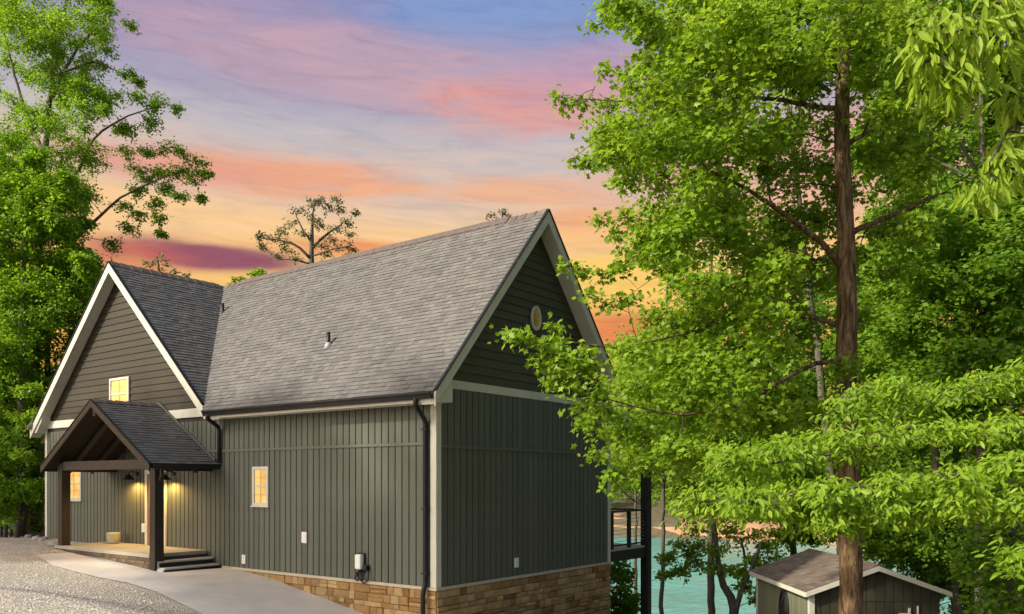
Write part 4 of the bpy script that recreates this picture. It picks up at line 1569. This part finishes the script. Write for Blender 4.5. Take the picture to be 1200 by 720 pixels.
    if singles:
        d = (P - CAM)
        fw_ = d @ FW
        px = 600 + FPX * (d @ RT) / fw_
        py = 563 - FPX * d[:, 2] / fw_
        vis = (px > 0) & (px < 1200) & (py > 0) & (py < 720)
        sc = np.where(vis, S / fw_, 0)
        idx = np.argsort(-sc)[:singles]
        variants = []
        Tm, polys = LEAF[leaf]
        for v_ in range(12):
            m = bpy.data.meshes.new('leaf')
            Q = Tm * np.array([random.uniform(.8, 1.15), 1, random.uniform(0.4, 1.6)])
            m.from_pydata(Q.tolist(), [], polys)
            m.materials.append(mat)
            a_ = m.attributes.new('tint', 'FLOAT', 'FACE')
            a_.data.foreach_set('value', [0.25 + 0.05 * v_] * len(polys))
            variants.append(m)
        from mathutils import Matrix
        for i in idx:
            y_ = unit(T[i]); z_ = unit(N[i] - y_ * np.dot(N[i], y_)); x_ = np.cross(y_, z_)
            o = link('leaf', random.choice(variants), root)
            q = Matrix((x_, y_, z_)).transposed().to_quaternion()
            o.rotation_mode = 'QUATERNION'
            o.rotation_quaternion = q
            o.location = tuple(P[i] - base)
            o.scale = (S[i],) * 3
        keep = np.ones(len(P), bool)
        keep[idx] = False
        P, T, N, S, C = P[keep], T[keep], N[keep], S[keep], C[keep]
    me = leaves_mesh('crown', P, T, N, S, leaf, mat, C, off)
    o = link('crown', me, root)
    o['kind'] = 'stuff'
    return root


def gz(p):
    return float(height(p[0], p[1]))


exec_trees = True
# ---- the maple in front of the shed
TD = 13.8
tb = at(997, 760, TD)
base = np.array([tb[0], tb[1], gz(tb) - 0.1])
trunk = [(base, 0.27), (at(997, 720, TD), 0.19), (at(996, 600, TD), 0.178), (at(992, 460, TD), 0.168), (at(992, 330, TD), 0.152), (at(990, 220, TD), 0.13), (at(988, 130, TD), 0.115), (at(987, 40, TD), 0.09), (at(985, -80, TD), 0.06), (at(985, -200, TD), 0.03)]
limbs = [
    [(at(990, 318, TD), 0.06), (at(965, 285, TD - .2), 0.05), (at(925, 258, TD - .5), 0.04), (at(880, 222, TD - .9), 0.03), (at(830, 200, TD - 1.2), 0.018)],
    [(at(990, 385, TD), 0.05), (at(950, 370, TD + .3), 0.04), (at(915, 372, TD + .5), 0.03), (at(870, 372, TD + .2), 0.02), (at(800, 392, TD - .5), 0.016), (at(720, 410, TD - 1.0), 0.012), (at(640, 395, TD - 1.4), 0.008)],
    [(at(994, 275, TD), 0.06), (at(1020, 262, TD + .3), 0.045), (at(1060, 245, TD + .8), 0.035), (at(1110, 225, TD + 1.0), 0.02)],
    [(at(988, 128, TD), 0.05), (at(940, 122, TD + .3), 0.04), (at(890, 114, TD + .4), 0.03), (at(830, 118, TD + .2), 0.02), (at(740, 120, TD), 0.012), (at(665, 115, TD), 0.008)],
    [(at(990, 170, TD), 0.045), (at(1030, 150, TD - .2), 0.03), (at(1060, 95, TD - .3), 0.02)],
    [(at(986, 60, TD), 0.05), (at(930, 50, TD), 0.035), (at(860, 25, TD - .5), 0.025), (at(760, 20, TD - .6), 0.012)],
    [(at(992, 420, TD), 0.05), (at(940, 430, TD - .5), 0.035), (at(880, 470, TD - 1.0), 0.025), (at(800, 490, TD - 1.2), 0.015), (at(720, 470, TD - 1.3), 0.01)],
]
maple_outline = [(705, -30), (694, 28), (712, 44), (745, 40), (745, 66), (708, 84), (726, 106), (688, 112), (694, 150), (672, 185), (696, 200), (704, 236), (752, 232), (700, 262), (735, 290), (752, 305), (752, 330), (700, 352), (745, 380), (700, 405), (690, 470), (700, 520), (760, 560), (830, 545), (900, 520), (960, 500), (1000, 470), (1040, 380), (1080, 300), (1120, 200), (1130, 80), (1120, -30)]
cl = clumps_in(maple_outline, 350, TD - 2.0, TD + 2.6, 0.35, 0.75)
def hides_trunk(c):
    d_ = c - CAM
    f_ = d_ @ FW
    x_, y_ = 600 + FPX * (d_ @ RT) / f_, 563 - FPX * d_[2] / f_
    if f_ < TD - 0.4:            # keep the big limb open to view
        lx = [990, 965, 925, 880, 830]
        if 830 < x_ < 990 and abs(y_ - np.interp(x_, lx[::-1], [200, 222, 258, 285, 318])) < 26:
            return True
    return f_ < TD + 0.9 and abs(x_ - 991) < np.interp(y_, [80, 170, 400, 470], [18, 60, 62, 40]) and 85 < y_ < 470 and random.random() < 0.93
cl = [q for q in cl if not hides_trunk(q[0])]
cl += spots([(598, 392, 14), (620, 396, 18), (645, 402, 22), (668, 415, 24), (650, 384, 9), (636, 425, 16), (668, 440, 24), (690, 432, 26), (648, 448, 14), (690, 465, 26), (686, 495, 20), (700, 530, 18), (720, 555, 18)], TD - 1.6)
cl += spots([(652, 114, 8), (662, 122, 8), (676, 118, 10), (684, 190, 12), (672, 186, 8), (700, 30, 10), (706, 84, 10), (665, 312, 10), (684, 318, 12), (705, 322, 12), (725, 318, 14), (690, 348, 12), (712, 358, 12), (735, 352, 14), (704, 255, 9), (722, 272, 10)], TD - 0.6)
tree('maple_tree', 'tall maple with a straight brown trunk standing just before the shed', 'tree', base, trunk, limbs, cl, 'maple', 0.093, M['leaf_maple'], M['bark'], per=290, twigs=11, sides=18, wig=0.03, up=0.8, jit=0.55, flat=0.38, kind_scale=True)

# ---- beech boughs reaching in from a trunk beside the camera's right
bt = plan(8.6, 9.5)
bb = np.array([bt[0], bt[1], gz(bt) - 0.1])
btop = lambda z, dr=0.0: plan(8.6 + dr, 9.5, z)
trunk = [(bb, 0.26), (btop(1.0), 0.22), (btop(3.0), 0.2), (btop(5.0, .1), 0.17), (btop(8.0, .1), 0.12), (btop(10.5, .2), 0.06)]
limbs = [
    [(btop(2.6), 0.06), (at(1230, 500, 8.6), 0.05), (at(1100, 512, 8.2), 0.018), (at(1000, 526, 8.0), 0.011), (at(900, 545, 7.9), 0.012), (at(840, 548, 7.8), 0.007)],
    [(btop(2.2), 0.06), (at(1240, 555, 8.2), 0.045), (at(1120, 556, 7.6), 0.016), (at(1020, 568, 7.4), 0.011), (at(930, 580, 7.3), 0.010), (at(850, 588, 7.2), 0.006)],
    [(btop(3.2), 0.06), (at(1240, 440, 9.0), 0.045), (at(1140, 462, 8.8), 0.016), (at(1060, 464, 8.6), 0.010), (at(985, 465, 8.4), 0.008)],
    [(btop(2.0), 0.05), (at(1260, 640, 6.6), 0.03), (at(1210, 650, 6.3), 0.012), (at(1180, 668, 6.2), 0.006)],
]
cl = []
def bough(path, n, r, d):
    for k in range(n):
        t = (k + random.random()) / n * (len(path) - 1)
        i = min(int(t), len(path) - 2)
        f = t - i
        x = path[i][0] * (1 - f) + path[i + 1][0] * f
        y = path[i][1] * (1 - f) + path[i + 1][1] * f
        cl.append((at(x + random.uniform(-14, 14), y + random.uniform(-8, 9), d + random.uniform(-.5, .5)), r * random.uniform(.7, 1.2)))
bough([(850, 545), (900, 535), (980, 520), (1100, 505), (1210, 495)], 26, 0.24, 8.1)
bough([(825, 588), (900, 580), (980, 572), (1100, 560), (1210, 545)], 26, 0.24, 7.5)
bough([(980, 468), (1060, 462), (1140, 455), (1210, 440)], 15, 0.25, 8.7)
bough([(940, 600), (1000, 600), (1100, 590), (1200, 580)], 14, 0.22, 7.6)
bough([(1210, 495), (1340, 490)], 9, 0.26, 8.8)
bough([(1210, 545), (1340, 545)], 9, 0.26, 8.4)
bough([(1210, 440), (1340, 430)], 8, 0.26, 9.1)
for k in range(46):
    cl.append((btop(random.uniform(4.6, 10.8)) + np.array([random.uniform(-.2, 2.8), random.uniform(-1.6, 1.6), 0]), random.uniform(.3, .5)))
cl += spots([(1190, 650, 14), (1200, 665, 14)], 6.2)
tree('beech_tree', 'beech with long layered boughs of pale leaves reaching in over the shed roof', 'tree', bb, trunk, limbs, cl, 'beech', 0.08, M['leaf_beech'], M['bark_grey'], per=205, twigs=11, flat=0.13, droop=0.55, singles=300, up=1.0, jit=0.35)

# ---- long-leaved sprays hanging in from a tree close by the viewer
ht = plan(6.6, 5.6)
hb = np.array([ht[0], ht[1], gz(ht) - 0.1])
trunk = [(hb, 0.2), (plan(6.6, 5.6, 2.5), 0.16), (plan(6.6, 5.7, 5.0), 0.12), (plan(6.5, 5.8, 8.0), 0.05)]
limbs = [
    [(plan(6.6, 5.7, 4.6), 0.05), (at(1280, 20, 6.2), 0.035), (at(1195, -8, 6.0), 0.02), (at(1150, 30, 5.9), 0.012), (at(1108, 40, 5.8), 0.006)],
    [(plan(6.6, 5.7, 3.8), 0.04), (at(1290, 120, 6.4), 0.03), (at(1205, 120, 6.2), 0.016), (at(1160, 190, 6.0), 0.007)],
    [(at(1195, -8, 6.0), 0.014), (at(1130, -20, 5.8), 0.01), (at(1090, 10, 5.7), 0.005)],
]
cl = spots([(1100, 30, 24), (1130, 30, 26), (1118, 62, 24), (1150, 50, 26), (1092, 70, 16), (1165, 5, 30), (1188, 40, 26), (1195, 5, 28), (1110, 95, 16), (1130, 90, 18), (1085, 40, 14)], 5.9)
cl += spots([(1192, 120, 22), (1205, 160, 26), (1178, 180, 20), (1160, 205, 16), (1200, 200, 22), (1205, 100, 18), (1145, 222, 10)], 6.1)
tree('hickory_tree', 'pale long-leaved sprays hanging down in the top corner in front of the dark tree', 'tree', hb, trunk, limbs, cl, 'lance', 0.14, M['leaf_pale'], M['bark_grey'], per=52, twigs=8, flat=0.4, droop=1.1, singles=300, up=0.8, jit=0.45)

# ---- woodland between the house and the water
def woodland_tree(px, d, ztop, poly, n, r0, r1, label, leaf, size, mat, per, group=None, lean=0.0, tr=0.13, dd=2.0, bark=None, name='woodland_tree', kind='plain', **kw):
    b = at(px, 563, d)
    z0 = gz(b) - 0.15
    bs = np.array([b[0], b[1], z0])
    tp = at(px + lean, 563, d)
    tp[2] = ztop
    tk = [(bs, tr * 1.25), (bs * 0.7 + tp * 0.3, tr), (bs * 0.35 + tp * 0.65, tr * 0.7), (tp, tr * 0.25)]
    lb = []
    for k in range(5):
        t = random.uniform(0.45, 0.85)
        q = bs * (1 - t) + tp * t
        a = random.uniform(0, 6.28)
        l = (ztop - z0) * random.uniform(0.10, 0.18)
        e = q + np.array([math.cos(a) * l, math.sin(a) * l, l * 0.6])
        lb.append([(q, tr * 0.4), ((q + e) / 2 + np.array([0, 0, .1]), tr * 0.28), (e, tr * 0.1)])
    cl_ = clumps_in(poly, n, d - dd, d + dd, r0, r1)
    return tree(name, label, 'tree', bs, tk, lb, cl_, kind, size, mat, bark or M['bark_grey'], group, per=per, **kw)


W = 'woodland trees between house and lake'
woodland_tree(775, 32, 16, [(705, 440), (760, 380), (840, 360), (900, 420), (905, 540), (850, 610), (800, 600), (765, 610), (735, 560), (712, 540)], 70, 0.7, 1.3, 'slim grey trunk with loose light green crown beside the black deck post', 'plain', 0.15, M['leaf_maple'], 480, W, 10, 0.07)
woodland_tree(833, 30, 15, [(800, 440), (880, 400), (960, 420), (960, 560), (910, 600), (860, 610), (820, 580)], 60, 0.7, 1.2, 'straight dark trunk rising from the shore left of the forked tree', 'plain', 0.15, M['leaf_wood'], 460, W, 0, 0.11)
# forked small tree by the shed
b = at(862, 760, 27)
fb = np.array([b[0], b[1], gz(b) - 0.15])
tree('forked_tree', 'low forked tree with crooked stems standing beside the shed in front of the water', 'tree', fb,
     [(fb, 0.17), (at(862, 740, 27), 0.15), (at(856, 700, 27), 0.13), (at(843, 672, 27), 0.10), (at(838, 640, 27), 0.08), (at(836, 600, 27), 0.05)],
     [[(at(860, 728, 27), 0.11), (at(868, 695, 26.8), 0.09), (at(882, 665, 26.6), 0.06), (at(892, 635, 26.6), 0.04)],
      [(at(868, 695, 26.8), 0.06), (at(875, 660, 27.4), 0.05), (at(868, 630, 27.6), 0.03)]],
     spots([(892, 640, 22), (905, 625, 24), (880, 655, 16), (870, 690, 16), (886, 705, 14), (835, 660, 16), (812, 650, 14), (800, 668, 12), (845, 640, 18), (860, 625, 20), (890, 668, 12), (824, 640, 14), (780, 672, 11), (900, 605, 28), (850, 600, 28), (800, 640, 18), (818, 660, 16), (850, 668, 14), (876, 632, 22), (905, 655, 18), (782, 655, 14), (868, 672, 14), (820, 620, 22), (870, 600, 26)], 27),
     'plain', 0.13, M['leaf_maple'], M['bark_grey'], W, per=230, twigs=9, flat=0.35)
# deep green understory shrub under the deck
b = at(728, 760, 25)
fb = np.array([b[0], b[1], gz(b) - 0.1])
tree('understory_shrub', 'leafy green shrub growing under the deck against the stone base', 'shrub', fb,
     [(fb, 0.06), (at(727, 720, 25), 0.05), (at(725, 660, 25), 0.02)], [],
     clumps_in([(712, 650), (738, 655), (750, 690), (748, 740), (712, 740)], 26, 24.6, 26, 0.25, 0.45), 'plain', 0.16, M['leaf_wood'], M['bark_grey'], None, per=70)

# ---- taller trees standing behind the maple and the shed
woodland_tree(1170, 24, 17, [(1000, -40), (1210, -40), (1230, 250), (1150, 330), (1040, 330), (990, 200)], 110, 0.7, 1.3, 'tall dark green tree behind the maple, right of its trunk', 'plain', 0.15, M['leaf_wood'], 520, W, -90)
woodland_tree(1150, 22, 14, [(1010, 260), (1100, 240), (1220, 200), (1230, 460), (1130, 500), (1020, 480)], 110, 0.6, 1.2, 'broad shaded tree filling the slope behind the beech boughs', 'plain', 0.145, M['leaf_wood'], 520, W)
woodland_tree(1120, 29, 8, [(960, 520), (1060, 470), (1220, 440), (1230, 740), (1120, 740), (1060, 660), (960, 640)], 120, 0.7, 1.3, 'low spreading tree behind the shed gable', 'plain', 0.145, M['leaf_wood'], 520, W)
woodland_tree(930, 34, 16, [(850, 330), (930, 300), (1000, 330), (1010, 620), (930, 650), (880, 600), (860, 480)], 80, 0.8, 1.5, 'deep green tree behind the shed roof ridge', 'plain', 0.15, M['leaf_deep'], 520, W)
woodland_tree(1185, 17, 4, [(1110, 600), (1220, 560), (1230, 740), (1130, 740), (1125, 690)], 50, 0.4, 0.8, 'bushy sapling crowding the corner of the shed door', 'plain', 0.13, M['leaf_wood'], 110, W, tr=0.06, dd=1.2)
woodland_tree(1002, 27, 17, [(780, -40), (990, -40), (985, 90), (930, 190), (960, 300), (900, 360), (840, 340), (800, 200)], 45, 0.5, 1.0, 'airy tree rising behind the left side of the maple crown', 'plain', 0.14, M['leaf_maple'], 200, W, -90)

woodland_tree(1135, 26, 14, [(985, 290), (1060, 270), (1100, 330), (1090, 500), (1000, 500), (960, 420)], 60, 0.6, 1.1, 'leafy tree filling the gap just behind the bare maple trunk', 'plain', 0.145, M['leaf_wood'], 480, W, -95)
woodland_tree(1075, 26, 0.5, [(990, 610), (1060, 590), (1150, 590), (1150, 720), (1110, 700), (1060, 670), (1030, 655), (985, 650)], 50, 0.4, 0.8, 'leafy thicket closing the view of the lake past the shed gable', 'plain', 0.14, M['leaf_wood'], 420, W, tr=0.05, dd=1.5)
woodland_tree(745, 38, 7, [(690, 400), (780, 380), (860, 430), (900, 500), (880, 600), (800, 590), (740, 570), (700, 560)], 60, 0.8, 1.4, 'pale green tree seen through the deck railing', 'plain', 0.16, M['leaf_maple'], 420, W, tr=0.07)

woodland_tree(1190, 24, 8, [(1130, 400), (1330, 380), (1340, 580), (1130, 560)], 60, 0.5, 1.0, 'tree with dense foliage at the edge of the picture behind the beech boughs', 'plain', 0.145, M['leaf_wood'], 460, W)
woodland_tree(1400, 26, 15, [(1210, 60), (1620, 40), (1640, 700), (1230, 700)], 90, 0.9, 1.6, 'broad tree on the slope beyond the beech trunk', 'plain', 0.24, M['leaf_wood'], 330, W)

# ---- trees beside the drive at the far end of the house
LT = 'tall trees at the far end of the house'
def left_tree(label, bx, d, trunk_px, limbs_px, cl_, size, mat, per, kind='plain', tr=0.2, bark='bark_grey', **kw):
    b = at(bx, 563, d)
    bs = np.array([b[0], b[1], gz(b) - 0.1])
    tk = [(bs, tr * 1.3)] + [(at(x, y, d), tr * s) for x, y, s in trunk_px]
    lb = [[(at(x, y, d + dz), tr * s) for x, y, s, dz in L] for L in limbs_px]
    return tree('broadleaf_tree', label, 'tree', bs, tk, lb, cl_, kind, size, mat, M[bark], LT, per=per, **kw)


d = 31
cl = clumps_in([(-30, -30), (110, -30), (140, 10), (130, 60), (120, 100), (150, 150), (130, 200), (110, 260), (60, 290), (-30, 260)], 190, d - 2, d + 2, 0.4, 0.85, 0.45)
cl += spots([(130, 15, 14), (152, 30, 9), (120, 45, 18), (105, 75, 16), (125, 62, 12), (150, 88, 12), (160, 95, 8), (140, 110, 16), (165, 115, 14), (185, 120, 12), (205, 126, 10), (175, 140, 14), (150, 150, 14), (195, 175, 14), (215, 182, 14), (232, 190, 12), (240, 204, 9), (225, 208, 12), (205, 205, 13), (185, 200, 12), (170, 210, 12), (160, 225, 13), (195, 220, 11), (215, 198, 12), (145, 240, 13), (172, 180, 10), (140, 150, 13), (178, 128, 11), (210, 228, 12), (235, 232, 7), (180, 235, 14), (160, 250, 12), (150, 270, 14), (185, 255, 8), (190, 272, 6), (130, 285, 12), (160, 200, 14), (140, 175, 16)], d)
left_tree('tall airy tree with dark limbs and sparse outer sprays above the wing roof', 40, d,
          [(42, 420, .75), (46, 300, .7), (50, 200, .65), (60, 100, .45), (75, 20, .3), (85, -60, .15)],
          [[(48, 260, .4, 0), (90, 205, .3, -.3), (110, 160, .22, -.3), (150, 135, .14, -.2), (195, 122, .07, 0)],
           [(47, 310, .4, 0), (100, 270, .3, -.5), (140, 232, .2, -.5), (180, 212, .14, -.4), (225, 196, .06, 0)],
           [(58, 120, .35, 0), (90, 55, .25, .2), (130, 18, .12, .3)], [(52, 185, .35, 0), (20, 100, .25, .5), (0, 20, .12, .5)],
           [(60, 90, .3, 0), (110, 70, .18, 0), (150, 90, .08, 0)]],
          cl, 0.105, M['leaf_left'], 330, twigs=10)
cl = clumps_in([(-40, 170), (40, 180), (95, 210), (120, 250), (112, 300), (116, 330), (70, 400), (-40, 420)], 90, 28, 31.5, 0.5, 1.0)
left_tree('bright rounded tree at the corner of the house beneath the airy crown', 25, 29, [(25, 450, .9), (28, 330, .7), (32, 240, .4)], [], cl, 0.13, M['leaf_left'], 650, tr=0.16)
cl = clumps_in([(-40, 330), (60, 290), (122, 292), (150, 340), (130, 430), (100, 540), (70, 640), (-40, 640)], 110, 30, 34, 0.5, 1.1)
left_tree('dense dark tree closing the gap beside the corner board', 60, 32, [(58, 520, .9), (55, 400, .6), (60, 330, .3)], [], cl, 0.14, M['leaf_deep'], 600, tr=0.16)
cl = clumps_in([(-40, 400), (40, 400), (50, 480), (52, 600), (20, 605), (-40, 605)], 40, 29.5, 31.5, 0.4, 0.8)
cl += clumps_in([(-60, 380), (58, 380), (56, 640), (26, 640), (22, 608), (-60, 608)], 110, 27.6, 31, 0.4, 0.8)
left_tree('yellow green sapling at the edge of the gravel', -20, 30, [(-18, 560, .9), (-10, 480, .6), (0, 420, .3)], [], cl, 0.125, M['leaf_left'], 420, tr=0.09)

# small trees showing over the ridge
def ridge_tree(label, px, d, trunk_px, limbs_px, spots_, size, mat, per):
    b = at(px, 563, d)
    bs = np.array([b[0], b[1], gz(b) - 0.1])
    tk = [(bs, 0.26)] + [(at(x, y, d), s) for x, y, s in trunk_px]
    lb = [[(at(x, y, d + dz), s) for x, y, s, dz in L] for L in limbs_px]
    return tree('ridge_tree', label, 'tree', bs, tk, lb, spots(spots_, d), 'plain', size, mat, M['bark_grey'], 'trees showing above the roof ridge', per=per, twigs=8, droop=0.1)


ridge_tree('sparse spreading tree standing up in the dip between the two roofs', 366, 44,
           [(367, 420, .2), (366, 318, .15), (365, 290, .12), (366, 262, .07), (368, 240, .03)],
           [[(366, 305, .09, 0), (345, 285, .06, -.4), (322, 280, .03, -.6), (304, 280, .015, -.6)], [(365, 292, .08, 0), (385, 272, .06, .4), (402, 262, .02, .5)],
            [(366, 300, .06, 0), (390, 292, .04, -.5), (412, 288, .02, -.5)], [(365, 285, .06, 0), (350, 262, .04, .3), (345, 246, .02, .3)], [(366, 310, .05, 0), (340, 304, .03, .3), (325, 305, .015, .3)]],
           [(303, 279, 6), (318, 280, 9), (330, 274, 10), (342, 262, 11), (350, 248, 11), (366, 240, 11), (382, 240, 11), (396, 248, 11), (404, 262, 10), (412, 276, 8), (410, 292, 9), (398, 290, 11), (384, 280, 10), (372, 262, 11), (356, 275, 9), (392, 268, 12), (336, 296, 8), (350, 304, 8), (380, 298, 9), (325, 302, 7), (415, 250, 6), (392, 234, 7), (310, 290, 7), (338, 284, 10), (362, 252, 11), (376, 290, 9), (408, 300, 7), (372, 236, 8)], 0.135, M['leaf_dull'], 130)
ridge_tree('wispy treetop poking above the ridge near the end gable', 585, 46, [(584, 400, .16), (585, 290, .08), (588, 262, .04), (588, 246, .02)], [],
           [(575, 256, 6), (588, 248, 6), (584, 262, 8), (594, 254, 6), (578, 264, 6)], 0.16, M['leaf_dull'], 60)
ridge_tree('thin twiggy treetops just above the wing ridge', 190, 42, [(188, 420, .16), (188, 330, .08), (186, 312, .04), (184, 300, .02)], [[(188, 330, .03, 0), (205, 315, .02, 0)]],
           [(180, 310, 6), (190, 305, 6), (198, 312, 5), (205, 318, 4), (172, 308, 5), (188, 318, 6), (218, 322, 4)], 0.15, M['leaf_dull'], 40)
ridge_tree('green bushy treetop nestled where the two ridges meet', 297, 40, [(296, 420, .16), (296, 345, .08), (296, 325, .04)], [],
           [(282, 328, 8), (295, 324, 9), (306, 322, 8), (290, 334, 9), (276, 333, 5)], 0.17, M['leaf_left'], 90)

# ---- far wood across the lake: one mass
def far_woods():
    P, T, N, S, C = [], [], [], [], []
    for k in range(230):
        x = random.uniform(-190, 60)
        y = 141 + random.random() ** 1.5 * 55
        z = float(height(x, y))
        hgt = random.uniform(11, 19)
        w = random.uniform(3.0, 5.5)
        n = 420
        q = unit(RNG.normal(0, 1, (n, 3))) * RNG.uniform(0.55, 1.05, (n, 1))
        p = q * np.array([w, w, hgt * 0.48]) + np.array([x, y, z + hgt * 0.5])
        P.append(p); T.append(RNG.normal(0, 1, (n, 3)) + np.array([0, 0, -.4])); N.append(q + RNG.normal(0, .5, (n, 3)) + np.array([0, 0, .6]))
        S.append(RNG.uniform(0.5, 1.1, n)); C.append(np.clip(RNG.normal(random.uniform(.3, .7), .15, n), 0, 1))
    P, T, N, S, C = (np.concatenate(q) for q in (P, T, N, S, C))
    o = link('far_woods', leaves_mesh('far_woods', P, T, N, S, 'plain', M['leaf_wood'], C, (0, 0, 0)))
    o['kind'] = 'stuff'
    tag(o, 'green wood along the red bank across the lake', 'woods')


far_woods()

# ---- stakes and rocks at the edge of the gravel
fx = thing('stake_fence', 'row of rough dark stakes at the edge of the gravel under the trees', 'fence', tuple(at(10, 644, 27.5)))
o0 = at(10, 644, 27.5)
for k, (x, hpx, ww) in enumerate(((-6, 26, .06), (1, 28, .05), (5, 30, .07), (12, 24, .05), (18, 30, .09), (24, 20, .04))):
    a = at(x, 646, 27.5 + (k % 2) * 0.3) - o0
    b = at(x + random.uniform(-3, 4), 645 - hpx, 27.5 + (k % 2) * 0.3) - o0
    part('stake', MB().tube([a, (a + b) / 2 + np.array([.02, 0, 0]), b], [ww * 1.3, ww, ww * .8], 7, True, 0.1), M['stake'], fx, True)


def rock(c, s, label):
    mb_ = MB()
    n1, n2 = 7, 5
    v = []
    for i in range(n2):
        th = math.pi * (i + 0.5) / n2
        for j in range(n1):
            ph = 2 * math.pi * j / n1
            r_ = random.uniform(.75, 1.15)
            v.append((s * r_ * math.sin(th) * math.cos(ph) * 1.3, s * r_ * math.sin(th) * math.sin(ph), s * 0.7 * r_ * math.cos(th)))
    f = []
    for i in range(n2 - 1):
        for j in range(n1):
            j2 = (j + 1) % n1
            f.append((i * n1 + j, (i + 1) * n1 + j, (i + 1) * n1 + j2, i * n1 + j2))
    f += [tuple(range(n1)), tuple(range(n2 * n1 - 1, (n2 - 1) * n1 - 1, -1))]
    o = link('rock', mb_.add(v, f).mesh('rock', M['rock']), None, c)
    tag(o, label, 'rock', 'rocks along the edge of the gravel')


RL = ['low grey rock farthest from the porch along the gravel edge', 'flat grey rock between the stakes and the corner board', 'rounded rock below the white corner board', 'pale rock one step from the porch slab', 'largest pale rock against the porch slab corner']
for k, (x, y, s) in enumerate(((33, 643, .13), (43, 644, .16), (51, 645, .18), (57, 645, .15), (65, 645, .24))):
    dpt = 27.4 - k * 0.9
    c = at(x, y, dpt)
    c[2] = gz(c) + s * 0.25
    rock(tuple(c), s, RL[k])


# ---- unseen trees added behind the viewer, crowns shaped to shade the house front
for k, (x, y, n) in enumerate(((-27.5, -22.5, 70), (-20, -21.5, 80), (-13, -22, 70))):
    bs = np.array([x, y, gz((x, y)) - 0.1])
    cl = []
    for i in range(n):
        z = random.uniform(15.1, 18.4)
        cl.append((np.array([x + random.uniform(-4.6, 4.6), y + random.uniform(-1.4, 1.4), z]), random.uniform(0.9, 1.4)))
    tree('added_shade_tree', ['unseen tree added for shade across the drive opposite the porch', 'unseen tree added for shade across the drive opposite the middle of the house', 'unseen tree added for shade across the drive opposite the wall charger'][k], 'tree', bs,
         [(bs, 0.3), (bs + np.array([0.2, 0, 9]), 0.22), (bs + np.array([0, .3, 17]), 0.15), (bs + np.array([0, 0, 21]), 0.05)], [], cl, 'plain', 0.36, M['leaf_left'], M['bark_grey'], 'unseen trees added across the drive for shade', per=190, twigs=6)
